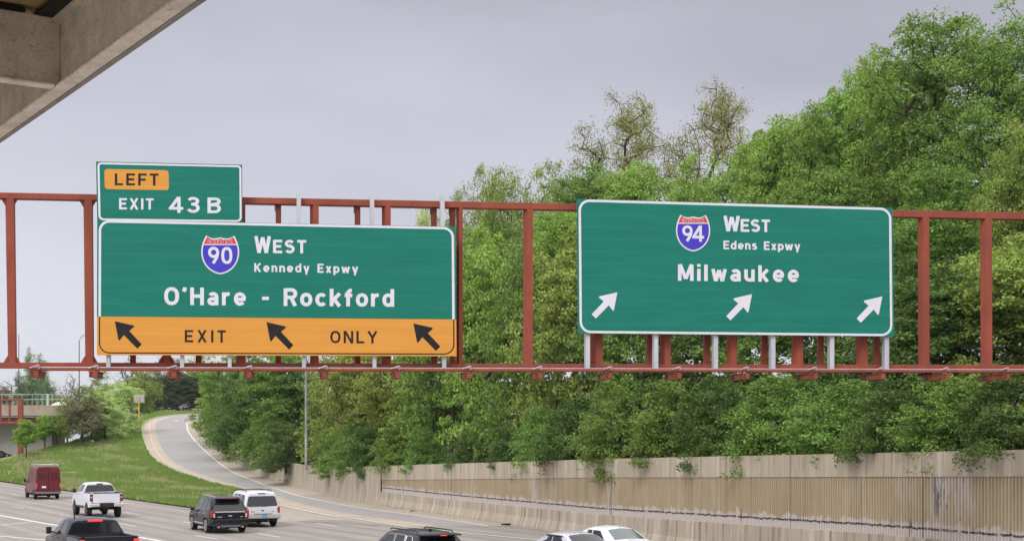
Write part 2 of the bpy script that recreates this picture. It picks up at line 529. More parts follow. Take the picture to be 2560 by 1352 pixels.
# ramp: left kerb line L and right edge R (paired stations)
Lr = [(-5.7, 76.2, .0), (-9.1, 83.4, .0), (-11.1, 87, .0), (-16.6, 101.6, .0), (-25.2, 131, .03), (-29.2, 141, .16), (-37.1, 158, 1.06), (-45.3, 180, 2.3), (-53.0, 205, 4.65), (-58.4, 225, 6.8), (-60.7, 236, 7.7), (-62.2, 255, 8.95), (-59.5, 275, 9.9)]
Rr = [(.35, 77, .0), (WX(84), 84, 0), (WX(88), 88, 0), (WX(103), 103, 0), (-20.2, 135.5, .12), (-23.6, 145, .42), (-30.0, 162, 1.17), (-37.2, 184.5, 2.85), (-43.9, 208, 4.95), (-48.6, 226, 6.8), (-50.6, 236, 7.75), (-51.2, 253, 8.9), (-49.2, 269, 9.7)]
L_ = catmull(Lr, 6); R_ = catmull(Rr, 6)
def along(f, dz):
    return [tuple(L_[i] + (R_[i] - L_[i]) * (f(i) if callable(f) else f) + np.array([0, 0, dz])) for i in range(len(L_))]
Wd = np.linalg.norm((R_ - L_)[:, :2], axis=1)
woff = np.interp(L_[:, 1], [80, 98, 119, 150, 178, 218, 240], [1.6, 2.3, 2.9, 2.0, 1.9, 2.9, 2.9])   # white line to wall
fw = lambda e: (lambda i: 1 - (woff[i] + e) / Wd[i])
fl = lambda e: (lambda i: min(e, Wd[i] * .45) / Wd[i])
sheet('ramp_shoulder', [along(fw(.0), .008), along(1.0, .008)], M['shoulder'])
sheet('ramp', [along(fl(1.9), .008), along(fw(.0), .0081)], M['asphalt'])
sheet('ramp_gutter', [along(fl(0), .008), along(fl(1.9), .0081)], M['gutter'])
sheet('edge_line', [along(fw(.16), .014), along(fw(.0), .014)], M['white_paint'])
sheet('yellow_line', [along(fl(.95), .014), along(fl(1.1), .014)], M['yellow_paint'])
# kerb along the verge side of the ramp
k0 = 4 * 6 - 4
kb = MB()
for i in range(k0, len(L_)):
    x, y, z = L_[i]
    d = (R_[i] - L_[i])[:2] / Wd[i]
    h = .14 * min(1, (i - k0) / 4)
    for o_, zz in ((0.12, .0), (0.09, h), (-.16, h + .01), (-.17, -.2)):
        kb.v.append((x + d[0] * o_, y + d[1] * o_, z + zz))
n = len(L_) - k0
for i in range(n - 1):
    for j in range(3):
        a = i * 4 + j
        kb.f.append((a, a + 1, a + 5, a + 4))
tag(kb.build('kerb', M['kerb'], smooth=30), kind='structure')

# gore: loose gravel and old patch between ramp and carriageway
gv = MB()
gp = [(-18.4, 103), (-16.8, 101.2), (-11.3, 86.8), (-9.3, 83.2), (-6.0, 76.1), (-7.9, 77.6), (-13.6, 82.5), (-19.5, 92)]
gv.add([(x, y, .005) for x, y in gp], [tuple(range(len(gp)))])
tag(gv.build('gravel', M['gravel']), kind='structure')
pt = MB()
pp = [(-9.6, 82.4), (-6.3, 76.4), (-7.6, 77.2), (-12.2, 81.0), (-11.6, 82.6)]
pt.add([(x, y, .010) for x, y in pp], [tuple(range(len(pp)))])
tag(pt.build('asphalt_patch', M['patch']), kind='structure')
# painted lines
def stripe(name, pts, w, mat, z=.006, dash=None):
    mb = MB(); pts = [Vector((p[0], p[1], 0)) for p in pts]
    for a, b in zip(pts[:-1], pts[1:]):
        d = (b - a); ln = d.length; d.normalize(); q = Vector((-d.y, d.x, 0)) * w / 2
        segs = [(0, ln)] if not dash else [(s, min(s + dash[0], ln)) for s in np.arange(dash[2] if len(dash) > 2 else 0, ln, dash[0] + dash[1])]
        for s0, s1 in segs:
            u, v = a + d * s0, a + d * s1
            zz = Vector((0, 0, z))
            mb.add([u - q + zz, v - q + zz, v + q + zz, u + q + zz], [(0, 1, 2, 3)])
    return tag(mb.build(name, mat), kind='structure')
def gp2(px, py):
    Y = H * F / (py - HY); return ((px - CX) / F * Y, Y)
stripe('lane_marking', [gp2(-60, 1277), gp2(0, 1288), gp2(137, 1311.5), gp2(353, 1343), gp2(520, 1372)], .24, M['white_paint'])
stripe('lane_marking', [gp2(-60, 1333), gp2(0, 1339), gp2(98, 1347.5), gp2(160, 1354)], .2, M['white_paint'])
stripe('lane_marking', [gp2(0, 1312), gp2(85, 1303)], .14, M['white_paint'])
stripe('lane_marking', [gp2(700, 1262), gp2(825, 1289), gp2(894, 1297), gp2(1012, 1315.6), gp2(1153, 1330.6), gp2(1328, 1347.5), gp2(1420, 1358)], .16, M['white_paint'], .019)
stripe('lane_marking', [gp2(-100, 1214), gp2(720, 1345)], .12, M['white_paint'], .006, (3, 9, 2))
stripe('lane_marking', [gp2(-100, 1245), gp2(640, 1362)], .12, M['white_paint'], .006, (3, 9, 5))
stripe('lane_marking', [gp2(760, 1303), gp2(1250, 1372)], .12, M['white_paint'], .006, (3, 9, 2))
# turn arrow painted on the ramp, half seen at the crest
ar = MB()
def ramp_pt(i, f):
    return L_[i] + (R_[i] - L_[i]) * f + np.array([0, 0, .016])
ia = 10 * 6 + 1
a0, a1, a2 = ramp_pt(ia, .46), ramp_pt(ia + 5, .40), ramp_pt(ia + 6, .60)
def bar(a, b, w):
    a, b = Vector(a), Vector(b); d = (b - a).normalized(); q = d.cross(Vector((0, 0, 1))) * w / 2
    ar.add([a - q, b - q, b + q, a + q], [(0, 1, 2, 3)])
bar(a0, a1, .75); bar(a1, a2, .8); 
tag(ar.build('turn_arrow_marking', M['white_paint']), kind='structure')

# grass verge between carriageway and ramp
front = [(-82, 203, .4), (-70, 182, .2), (-57.7, 160, .12), (-41.8, 131.9, .1), (-31, 113, .1), (-21.9, 97, .1), (-19, 94, .1), (-17.9, 101.5, .1)]
kerbside = [tuple(L_[i] + (L_[i] - R_[i]) / Wd[i] * .16 + np.array([0, 0, .12])) for i in range(3 * 6 + 2, len(L_), 2)]
back = [(-63, 284, 10.6), (-66, 268, 10.2), (-62.3 - 2.6, 236, 7.95), (-62.2, 214, 5.65), (-63.6, 200, 4.05), (-65.3, 190, 2.9), (-67.5, 186, 1.62), (-76, 192, 1.3)]
ctrl = np.array(front + kerbside + back)
def gz(x, y):
    d2 = (ctrl[:, 0] - x) ** 2 + (ctrl[:, 1] - y) ** 2 + .05
    w = 1 / d2 ** 1.6
    return float((w * ctrl[:, 2]).sum() / w.sum())
outline = [Vector((p[0], p[1])) for p in ctrl]
def inside(x, y, poly):
    c = False; n = len(poly); j = n - 1
    for i in range(n):
        if (poly[i][1] > y) != (poly[j][1] > y) and x < (poly[j][0] - poly[i][0]) * (y - poly[i][1]) / (poly[j][1] - poly[i][1]) + poly[i][0]:
            c = not c
        j = i
    return c
grid = []
for x in np.arange(-84, -15, 2.0):
    for y in np.arange(92, 286, 2.5):
        xx, yy = x + random.uniform(-.6, .6), y + random.uniform(-.6, .6)
        if inside(xx, yy, outline) and min((p.x - xx) ** 2 + (p.y - yy) ** 2 for p in outline) > 1.2:
            grid.append(Vector((xx, yy)))
res = delaunay_2d_cdt(outline + grid, [], [list(range(len(outline)))], 1, 1e-4)
vz = []
nb = len(outline)
for i, p in enumerate(res[0]):
    vz.append((p.x, p.y, gz(p.x, p.y) + (random.uniform(-.05, .07) if i >= nb else 0)))
vg = MB(); vg.add(vz, res[2])
verge = tag(vg.build('verge_ground', M['verge'], smooth=80), kind='structure')
if sum(p.normal.z for p in verge.data.polygons) < 0: verge.data.flip_normals()
# land falling away behind the crest of the verge
rows = [[(p[0], p[1], p[2] - .02) for p in back]]
rows.append([(p[0] - 5, p[1] + 3, 1.25 + .35 * max(0, p[2] - 1.3)) for p in back])
rows.append([(p[0] - 40, p[1] + 60, 1.0 + .1 * max(0, p[2] - 1.3)) for p in back])
rows.append([(p[0] - 400, p[1] + 500, 1.0) for p in back])
sheet('far_land', rows, M['verge'])
rows = [[(-63, 283, 10.55), (-59.6, 276, 9.95), (-49, 270, 9.8), (-47, 277, 11)],
        [(-66, 292, 11.2), (-58, 290, 10.9), (-48, 288, 10.9), (-40, 290, 11.3)], [(-90, 420, 12), (-60, 420, 12), (-30, 420, 12), (0, 420, 12)]]
sheet('crest_land', rows, M['verge'])
# a street passing under the overpass at far left
st = MB(); st.add([(-100, 176, 1.5), (-67.1, 187.2, 1.70), (-68.0, 210, 1.72), (-100, 212, 1.76)], [(0, 1, 2, 3)])
tag(st.build('street', M['gutter']), kind='structure')

# grass blades and pale seed heads standing on the verge
def tufts(name, n, col_mat, hmin, hmax, w, test=None, seed=1):
    rng = np.random.default_rng(seed)
    me = verge.data
    tris = [(me.vertices[a].co, me.vertices[b].co, me.vertices[c].co) for p in me.polygons for a, b, c in [p.vertices[:3]]]
    A = np.array([[tuple(a), tuple(b), tuple(c)] for a, b, c in tris])
    dist = A.mean(1)[:, 1]
    area = np.linalg.norm(np.cross(A[:, 1] - A[:, 0], A[:, 2] - A[:, 0]), axis=1) / 2
    wgt = area * (110 / dist) ** 1.5
    idx = rng.choice(len(A), n, p=wgt / wgt.sum())
    r1 = np.sqrt(rng.random(n)); r2 = rng.random(n)
    p = A[idx, 0] * (1 - r1)[:, None] + A[idx, 1] * (r1 * (1 - r2))[:, None] + A[idx, 2] * (r1 * r2)[:, None]
    if test is not None:
        p = p[test(p, rng)]
    n = len(p)
    k = 3
    ang = rng.random((n, k)) * 6.283
    hh = hmin + rng.random((n, k)) * (hmax - hmin)
    base = np.repeat(p[:, None, :], k, 1) + np.stack([rng.normal(0, .06, (n, k)), rng.normal(0, .06, (n, k)), np.full((n, k), -.02)], -1)
    side = np.stack([np.cos(ang), np.sin(ang), np.zeros_like(ang)], -1) * w
    tip = base + np.stack([rng.normal(0, .3, (n, k)) * hh, rng.normal(0, .3, (n, k)) * hh, hh], -1)
    V = np.stack([base - side, base + side, tip], 2).reshape(-1, 3)
    m = bpy.data.meshes.new(name)
    nf = n * k
    m.vertices.add(nf * 3); m.vertices.foreach_set('co', V.astype(np.float32).ravel())
    m.loops.add(nf * 3); m.loops.foreach_set('vertex_index', np.arange(nf * 3, dtype=np.int32))
    m.polygons.add(nf); m.polygons.foreach_set('loop_start', np.arange(0, nf * 3, 3, dtype=np.int32))
    m.update(); m.validate()
    m.materials.append(col_mat)
    o = bpy.data.objects.new(name, m); COL.objects.link(o)
    return tag(o, kind='stuff')
M['blade'] = leaf_mat('grass_blades', [(.15, .245, .05), (.19, .295, .06), (.235, .315, .085), (.28, .34, .12)], .35, 0)
M['straw'] = leaf_mat('seed_heads', [(.28, .30, .11), (.36, .37, .16), (.44, .43, .22), (.54, .52, .34)], .3, 0)
def straw_test(p, rng):
    # drier band along the middle of the slope plus drifts
    s = np.sin(p[:, 0] * .55 + p[:, 1] * .23) + np.sin(p[:, 1] * .31 - p[:, 0] * .17 + 1.3) + .8 * np.sin(p[:, 0] * 1.3 + p[:, 1] * .9)
    kerbd = np.min(np.hypot(p[:, None, 0] - L_[None, ::2, 0], p[:, None, 1] - L_[None, ::2, 1]), axis=1)
    return (s + rng.normal(0, .7, len(p)) > 1.0) & (kerbd > 4)
tufts('grass', 52000, M['blade'], .12, .34, .045)
tufts('dry_grass', 30000, M['straw'], .24, .46, .06, straw_test, 2)

# ================================================================== retaining walls
def wall_strip(mb, pts, cols):
    """pts: rows along the wall, each a list of (x,y,z); cols: matching (u,v) rows"""
    b = len(mb.v); n = len(pts[0])
    if mb.uv is None: mb.uv = []
    for r, c in zip(pts, cols):
        mb.v += r; mb.uv += c
    for i in range(len(pts) - 1):
        for j in range(n - 1):
            a = b + i * n + j
            mb.f.append((a, a + 1, a + n + 1, a + n))

ud = np.array([.3666, -.930]); ud /= np.linalg.norm(ud)       # along the wall towards the camera's right
nrm = np.array([-ud[1], ud[0]]) * -1                           # faces the road
if nrm[0] > 0: nrm = -nrm
A0 = np.array([-9.3, 101.6]); WL = 88.0
zcap_b = lambda y: smooth_interp(y, [16, 40.7, 67.3, 79, 101.6], [4.0, 3.58, 2.86, 2.49, 1.80])
zcap_t = lambda y: smooth_interp(y, [16, 40.7, 67.3, 79, 101.6], [4.85, 4.34, 3.73, 3.42, 2.80])
zled = lambda y: smooth_interp(y, [16, 46.9, 67.3, 88.3, 101.6], [1.7, 1.51, 1.10, .97, .95])
def wp(u, o, z):
    q = A0 + ud * u + nrm * o
    return (q[0], q[1], z)
rw = thing('retaining_wall', 'long tan concrete retaining wall with fluted panels under a plain coping', 'wall', (*A0, 0))
cap = MB(); pts, cs = [], []
for u in np.arange(0, WL + .1, 1.0):
    y = A0[1] + ud[1] * u; a, b = zcap_b(y), zcap_t(y)
    pts.append([wp(u, -.06, a - .01), wp(u, .035, a), wp(u, .03, b), wp(u, -.34, b + .015), wp(u, -.36, 0)])
    cs.append([(u, 0), (u, .05), (u, b - a), (u, b - a + .4), (u, b - a + 3)])
wall_strip(cap, pts, cs); cap.build('coping', M['wall_cap'], rw, recalc=True)
fl_ = MB(); pts, cs = [], []
pitch = .148
for k in range(int(WL / pitch)):
    for q, o in ((0, -.035), (.30, -.035), (.40, .015), (.88, .015), (.98, -.035)):
        u = (k + q) * pitch; y = A0[1] + ud[1] * u
        zl, a = zled(y), zcap_b(y)
        pts.append([wp(u, o, zl - .02), wp(u, o, a)]); cs.append([(u, 0), (u, a - zl)])
wall_strip(fl_, pts, cs); fl_.build('fluted_panel', M['wall_flute'], rw)
bs = MB(); pts, cs = [], []
for u in np.arange(0, WL + .1, 1.0):
    y = A0[1] + ud[1] * u; zl = zled(y)
    pts.append([wp(u, .26, -.05), wp(u, .24, .12), wp(u, .10, .55), wp(u, .075, zl), wp(u, -.05, zl + .012)])
    cs.append([(u + 2, 0), (u + 2, .12), (u + 2, .55), (u + 2, zl), (u + 2, zl + .1)])
wall_strip(bs, pts, cs); bs.build('barrier_base', M['wall_base'], rw)
# curving plain wall beside the ramp
rp = thing('ramp_wall', 'low plain concrete wall curving up along the right edge of the ramp', 'wall', (-9.3, 101.6, 0))
pw = MB(); pts, cs = [], []
lo = outward(lw); u = 0
for i in range(len(lw)):
    x, y, zb, zt = lw[i]
    if i: u += math.hypot(x - lw[i - 1, 0], y - lw[i - 1, 1])
    f = -lo[i]
    pr = [(.24, zb - .05), (.22, zb + .1), (.09, zb + min(.5, (zt - zb) * .4)), (.06, zt), (-.30, zt + .01), (-.32, zb - .2)]
    pts.append([(x + f[0] * o, y + f[1] * o, z) for o, z in pr]); cs.append([(u, z - zb) for o, z in pr])
wall_strip(pw, pts, cs); pw.build('wall_face', M['wall_plain'], rp, smooth=35)

# ================================================================== sign gantry
TG, Y0 = .163, 36.0
GN = Vector((TG, -1, 0)).normalized()                    # front normal of the gantry plane
def GP(px, py, off=0.0):
    rx, rz = (px - CX) / F, -(py - HY) / F
    t = (Y0 - off) / (1 - TG * rx)
    return Vector((rx * t, t, H + rz * t))
def gprism(mb, poly, off, depth):
    fr = [GP(x, y, off) for x, y in poly]
    mb.prism(fr, [p - GN * depth for p in fr])
ct = lambda x: (481 + 50 * x / 2560, 495.5 + 53.0 * x / 2560)      # top chord: upper, lower edge
cb = lambda x: (905.5 + 6.5 * x / 2560, 919.5 + 5.0 * x / 2560)    # bottom chord
gan = thing('sign_gantry', 'rust red steel sign gantry spanning the whole carriageway', 'gantry', (-15, 34, 0))
XL, XR = -420, 2960
for nm, c in (('top_chord', ct), ('bottom_chord', cb)):
    mb = MB(); xs = np.linspace(XL, XR, 14)
    for a, b in zip(xs[:-1], xs[1:]):
        gprism(mb, [(a, c(a)[0]), (b - .25, c(b)[0]), (b - .25, c(b)[1]), (a, c(a)[1])], 0, .26)
    mb.build(nm, M['steel'], gan, bevel=.008)
ups = [(13, 34, 20, 39, 1), (208.5, 230, 213, 233, 1), (405, 426, 406, 426, 1), (590, 613, 590, 613, 0), (775, 797, 775, 797, 0), (955, 977, 955, 977, 0),
       (1141.5, 1157, 1141.5, 1157, 0), (1309, 1332, 1309, 1332, 0), (1475, 1507, 1476, 1507, 0), (1652, 1677, 1652, 1677, 0), (1818, 1843, 1818, 1843, 0),
       (1981, 2008, 1981, 2008, 0), (2142, 2170, 2142, 2170, 0), (2297, 2323, 2298, 2324, 0), (2453, 2480, 2454, 2481, 0), (2606, 2633, 2606, 2633, 0),
       (2756, 2783, 2756, 2783, 0), (-190, -168, -184, -163, 1), (-395, -372, -389, -366, 1)]
def upright(mb, x0, x1, b0, b1, yt, yb, bandf, off=-.002, depth=.2):
    cols = []
    for (a, b, y) in ((x0, x1, yt), (b0, b1, yb)):
        m = a + (b - a) * bandf
        fr = [GP(a, y, off - .14), GP(m, y, off), GP(b, y, off)]
        cols.append(fr + [GP(b, y, off) - GN * depth, GP(a, y, off - .14) - GN * (depth - .14)])
    mb.prism(cols[0], cols[1])
for x0, x1, b0, b1, gus in ups:
    xm = (x0 + x1) / 2
    mb = MB()
    upright(mb, x0, x1, b0, b1, ct(xm)[1] - .5, cb(xm)[0] + .5, .14 if xm < 700 else .42)
    if gus:
        yt, yb = ct(xm)[1], cb(xm)[0]
        for (a, b, y, s) in ((x0, x1, yt, 1), (b0, b1, yb, -1)):
            gprism(mb, [(a - 11, y), (a + 1, y), (a + 1, y + 18 * s), (a - 3, y + 14 * s)], -.06, .05)
            gprism(mb, [(b - 1, y), (b + 11, y), (b + 3, y + 14 * s), (b - 1, y + 18 * s)], -.06, .05)
    mb.build('upright', M['steel'], gan)
for x in (332, 496, 696, 894, 1085, 1132, 1625, 1768, 1912, 2053, 2193):
    mb = MB()
    gprism(mb, [(x - 7, ct(x)[1] + .3), (x + 7, ct(x)[1] + .3), (x + 7, cb(x)[0] - .3), (x - 7, cb(x)[0] - .3)], -.10, .12)
    gprism(mb, [(x - 9.5, ct(x)[1] + .3), (x - 7.2, ct(x)[1] + .3), (x - 7.2, ct(x)[1] + 17), (x - 9.5, ct(x)[1] + 17)], -.08, .10)
    mb.build('hanger', M['steel_dark'], gan)
# bolted splices
for x in list(range(984, 1028, 8)) + list(range(1040, 1088, 8)):
    yy = ct(x)[1]; mb = MB()
    gprism(mb, [(x - 2.6, yy), (x + 2.6, yy), (x + .6, yy + 5), (x - .6, yy + 5)], -.02, .05)
    mb.build('bolt', M['oxide_bolt'], gan)
for x, c in ((1030, ct), (1042, cb), (2258, ct), (2262, cb), (2180, cb)):
    mb = MB(); gprism(mb, [(x - .7, c(x)[0] + .8), (x + .7, c(x)[0] + .8), (x + .7, c(x)[1] - .8), (x - .7, c(x)[1] - .8)], .004, .01)
    mb.build('splice_joint', M['oxide_bolt'], gan)
# rail with a galvanised conduit on top, carried by brackets that reach towards the viewer
rail_y = lambda x: 922.5 + 6.0 * x / 2560
mb = MB(); mb.tube([GP(x, rail_y(x), .50) for x in np.linspace(76, XR, 9)], .036, 8); mb.build('light_rail', M['steel'], gan)
mb = MB(); mb.tube([GP(x, rail_y(x) - 4.9, .50) for x in np.linspace(76, XR, 9)], .015, 8); mb.build('conduit', M['pipe'], gan)
def bracket(x):
    mb = MB(); yb = 926 + 6.0 * x / 2560
    c = GP(x, yb + 9.5, .42)
    ax = (-GN + Vector((.06, 0, 0))).normalized(); u = Vector((-ax.y, ax.x, 0)) * -1
    if u.x < 0: u = -u
    Mx = Matrix((u, ax, Vector((0, 0, 1)))).transposed()
    ln = .7 + .75 * (x / 2560)
    mb.box(c + ax * (ln / 2 - .12), (.19, ln, .13), m=Mx)
    mb.box(c + ax * (ln / 2 - .12) + Vector((0, 0, .072)), (.24, ln + .01, .012), m=Mx)
    o = mb.build('bracket', M['steel'], gan)
    for k in range(2):
        ml = MB(); ml.box(c + ax * (ln - .36) - u * .101 + Vector((0, 0, .04 - .065 * k)), (.012, .30, .034), m=Mx); ml.build('slot', M['black_film'], o)
        ml = MB(); ml.box(c - ax * .1205 - u * .05 + Vector((0, 0, .035 - .06 * k)), (.07, .012, .026), m=Mx); ml.build('slot', M['black_film'], o)
    mc = MB(); p = GP(x + 4, rail_y(x) - 4, .56)
    mc.tube([p - u * .16 - Vector((0, 0, .01)), p + u * .02 + Vector((0, 0, .055)), p + u * .05 + Vector((0, 0, .06)), p + u * .05 - Vector((0, 0, .03))], [.014, .02, .022, .018], 6)
    mc.build('clamp', M['pipe'], o)
for x in (88, 235, 432, 620, 808, 990, 1168, 1345, 1520, 1692, 1862, 2032, 2200, 2362, 2512, 2660):
    bracket(x)
# end towers, outside the picture
for x, zb in ((-400, 0), (2930, 5.5)):
    p = GP(x, 700, -.15); mb = MB()
    for s in (-.9, .9):
        mb.box((p.x, p.y + s, (zb + 11) / 2), (.3, .3, 11 - zb))
    for z in (zb + .5, zb + 3, 7.2, 10.6):
        mb.box((p.x, p.y, z), (.2, 1.5, .2))
    mb.build('tower', M['steel'], gan)

# ------------------------------------------------------------------ lettering: road-sign alphabet drawn with strokes
s_ = .088
def arc(cx, cy, rx, ry, a0, a1, n=18):
    return [(cx + rx * math.cos(R(a0 + (a1 - a0) * i / n)), cy + ry * math.sin(R(a0 + (a1 - a0) * i / n))) for i in range(n + 1)]
def oval(cx, cy, rx, ry, p=2.35, n=32):
    o = []
    for i in range(n + 1):
        a = 2 * math.pi * i / n; c, s = math.cos(a), math.sin(a)
        o.append((cx + rx * math.copysign(abs(c) ** (2 / p), c), cy + ry * math.copysign(abs(s) ** (2 / p), s)))
    return o
X_ = .74
def glyph(ch):
    s = s_
    if ch == ' ': return .42, []
    if ch == 'L': return .58, [[(s, 0), (s, 1)], [(s, s), (.58, s)]]
    if ch == 'E': return .62, [[(s, 0), (s, 1)], [(s, 1 - s), (.62, 1 - s)], [(s, .51), (.55, .51)], [(s, s), (.62, s)]]
    if ch == 'F': return .60, [[(s, 0), (s, 1)], [(s, 1 - s), (.60, 1 - s)], [(s, .49), (.53, .49)]]
    if ch == 'T': return .62, [[(0, 1 - s), (.62, 1 - s)], [(.31, 0), (.31, 1)]]
    if ch == 'X': return .74, [[(.11, 0), (.63, 1)], [(.11, 1), (.63, 0)]]
    if ch == 'I': return .176, [[(s, 0), (s, 1)]]
    if ch == 'O': return .76, [oval(.38, .5, .38 - s, .5 - s)]
    if ch == '0': return .66, [oval(.33, .5, .33 - s, .5 - s, 2.5)]
    if ch == 'N': return .72, [[(s, 0), (s, 1)], [(.72 - s, 0), (.72 - s, 1)], [(s + .02, 1), (.72 - s - .02, 0)]]
    if ch == 'Y': return .76, [[(.09, 1), (.38, .45)], [(.67, 1), (.38, .45)], [(.38, .52), (.38, 0)]]
    if ch == 'B': return .68, [[(s, 0), (s, 1)], [(s, 1 - s)] + arc(.40, .752, .18, .16, 90, -90) + [(s, .592)][:0] + [(s, .51)], [(s, .51)] + arc(.40, .30, .192, .212, 90, -90) + [(s, s)]]
    if ch == '4': return .74, [[(.52, 0), (.52, 1)], [(.50, .97), (.10, .30)], [(0, .28), (.74, .28)]]
    if ch == '3': return .66, [arc(.32, .735, .225, .177, 160, -90), arc(.32, .31, .25, .222, 90, -160), [(.22, .545), (.36, .545)]]
    if ch == 'W': return .98, [[(.09, 1), (.275, 0)], [(.275, 0), (.49, .93)], [(.49, .93), (.705, 0)], [(.705, 0), (.89, 1)]]
    if ch == 'S': return .66, [arc(.33, .727, .235, .185, 28, 270) + arc(.33, .315, .24, .227, 90, -152)]
    if ch == 'K': return .70, [[(s, 0), (s, 1)], [(.62, 1), (s, .36)], [(.25, .55), (.61, 0)]]
    if ch == 'H': return .70, [[(s, 0), (s, 1)], [(.70 - s, 0), (.70 - s, 1)], [(s, .51), (.70 - s, .51)]]
    if ch == 'R': return .69, [[(s, 0), (s, 1)], [(s, 1 - s)] + arc(.42, .70, .185, .212, 90, -90) + [(s, .488)], [(.38, .49), (.60, 0)]]
    if ch == 'M': return .86, [[(s, 0), (s, 1)], [(.86 - s, 0), (.86 - s, 1)], [(s + .02, 1), (.43, .12)], [(.86 - s - .02, 1), (.43, .12)]]
    if ch == 'A': return .74, [[(.09, 0), (.37, 1)], [(.37, 1), (.65, 0)], [(.2, .27), (.54, .27)]]
    if ch == '9': return .66, [oval(.33, .67, .33 - s, .33 - s, 2.1), [(.572, .66), (.555, .5), (.49, .32), (.30, .02)]]
    if ch == "'": return .2, [[(.12, 1), (.10, .88), (.05, .76)]]
    if ch == '-': return .36, [[(0, .42), (.36, .42)]]
    if ch == 'o': return .62, [oval(.31, X_ / 2, .31 - s, X_ / 2 - s, 2.2)]
    if ch == 'c': return .58, [arc(.31, X_ / 2, .31 - s, X_ / 2 - s, 42, 318, 24)]
    if ch == 'e': return .62, [arc(.31, X_ / 2, .31 - s, X_ / 2 - s, 0, 318, 26), [(s, X_ / 2 - .02), (.60, X_ / 2 - .02)]]
    if ch == 'a': return .56, [[(.56 - s, 0), (.56 - s, .48)], arc(.29, .47, .182, X_ - .47 - s, 0, 150), oval(.27, .225, .185, .14, 2.2), [(.27, .365), (.47, .40)]]
    if ch == 'n': return .57, [[(s, 0), (s, X_)], arc(.285, .44, .285 - s, X_ - .44 - s, 180, 0), [(.57 - s, .45), (.57 - s, 0)]]
    if ch == 'u': return .57, [[(.57 - s, 0), (.57 - s, X_)], arc(.285, .30, .285 - s, .30 - s, 180, 360), [(s, .29), (s, X_)]]
    if ch == 'd': return .60, [[(.60 - s, 0), (.60 - s, 1)], oval(.30, X_ / 2, .30 - s, X_ / 2 - s, 2.2)]
    if ch == 'p': return .60, [[(s, -.24), (s, X_)], oval(.30, X_ / 2, .30 - s, X_ / 2 - s, 2.2)]
    if ch == 'y': return .62, [[(.09, X_), (.32, .04)], [(.53, X_), (.27, -.24)]]
    if ch == 'x': return .58, [[(.10, 0), (.48, X_)], [(.10, X_), (.48, 0)]]
    if ch == 'w': return .86, [[(.085, X_), (.245, 0)], [(.245, 0), (.43, .68)], [(.43, .68), (.615, 0)], [(.615, 0), (.775, X_)]]
    if ch == 'r': return .42, [[(s, 0), (s, X_)], arc(.36, .42, .36 - s, X_ - .42 - s, 175, 82, 8)]
    if ch == 'f': return .42, [[(.18, 0), (.18, .75)] + arc(.36, .75, .18, .25 - s, 180, 85, 8), [(0, .62), (.40, .62)]]
    if ch == 'k': return .60, [[(s, 0), (s, 1)], [(.52, X_), (s, .25)], [(.22, .40), (.51, 0)]]
    if ch == 'l': return .176, [[(s, 0), (s, 1)]]
    if ch == 'i': return .176, [[(s, 0), (s, X_)], [(s, .86), (s, 1.03)]]
    if ch == 's': return .54, [arc(.27, .53, .175, .125, 30, 270, 12) + arc(.27, .24, .185, .162, 90, -150, 12)]
    raise KeyError(ch)

def stroke_quads(pl, hw):
    pl = [np.array(p, float) for p in pl]; n = len(pl); Lp, Rp = [], []
    closed = np.hypot(*(pl[0] - pl[-1])) < 1e-6 and n > 3
    for i in range(n):
        if closed:
            a, b = pl[(i - 1) % (n - 1)], pl[(i + 1) % (n - 1)]
            d0, d1 = pl[i] - a, b - pl[i]
        else:
            d0 = pl[i] - pl[i - 1] if i else pl[1] - pl[0]
            d1 = pl[i + 1] - pl[i] if i < n - 1 else pl[-1] - pl[-2]
        d0 = d0 / (np.hypot(*d0) + 1e-9); d1 = d1 / (np.hypot(*d1) + 1e-9)
        n0, n1 = np.array([-d0[1], d0[0]]), np.array([-d1[1], d1[0]])
        m = n0 + n1; m /= (np.hypot(*m) + 1e-9)
        q = hw / max(.45, float(m @ n0))
        Lp.append(pl[i] + m * q); Rp.append(pl[i] - m * q)
    return Lp, Rp

def lettering(text, x0, x1, yb0, yb1, cap, parent, mat, off, hw=s_, name='lettering', xs=1.1):
    """write text on the gantry plane: pixel span x0..x1, baseline yb0->yb1, cap height in pixels"""
    gl = [glyph(c) for c in text]
    tot = sum(g[0] for g in gl) * cap * xs
    gap = (x1 - x0 - tot) / max(1, len(text) - 1)
    mb = MB(); x = x0; dz = 0.0
    for w, strokes in gl:
        for st_ in strokes:
            # clip butt ends that poke above the cap line are avoided by design
            Lp, Rp = stroke_quads(st_, hw); b = len(mb.v)
            for l, r in zip(Lp, Rp):
                for q in (l, r):
                    px = x + q[0] * cap * xs
                    bl = yb0 + (yb1 - yb0) * (px - x0) / max(1e-6, (x1 - x0))
                    qy = min(max(q[1], -.27), 1.04)
                    mb.v.append(tuple(GP(px, bl - qy * cap, off + dz)))
            for i in range(len(Lp) - 1):
                mb.f.append((b + 2 * i, b + 2 * i + 1, b + 2 * i + 3, b + 2 * i + 2))
            dz += .00025
        x += w * cap * xs + gap
    return mb.build(name, mat, parent)

def rrect(x0, y0, x1, y1, rads, n=7):
    """rads: tl, tr, br, bl"""
    o = []
    for (cx, cy, r, a0) in ((x0, y0, rads[0], 180), (x1, y0, rads[1], 270), (x1, y1, rads[2], 0), (x0, y1, rads[3], 90)):
        if r <= 0: o += [(cx, cy)] * (n + 1); continue
        sx_ = 1 if cx == x0 else -1; sy_ = 1 if cy == y0 else -1
        for i in range(n + 1):
            a = R(a0 + 90 * i / n)
            o.append((cx + sx_ * r + r * math.cos(a), cy + sy_ * r + r * math.sin(a)))
    return o

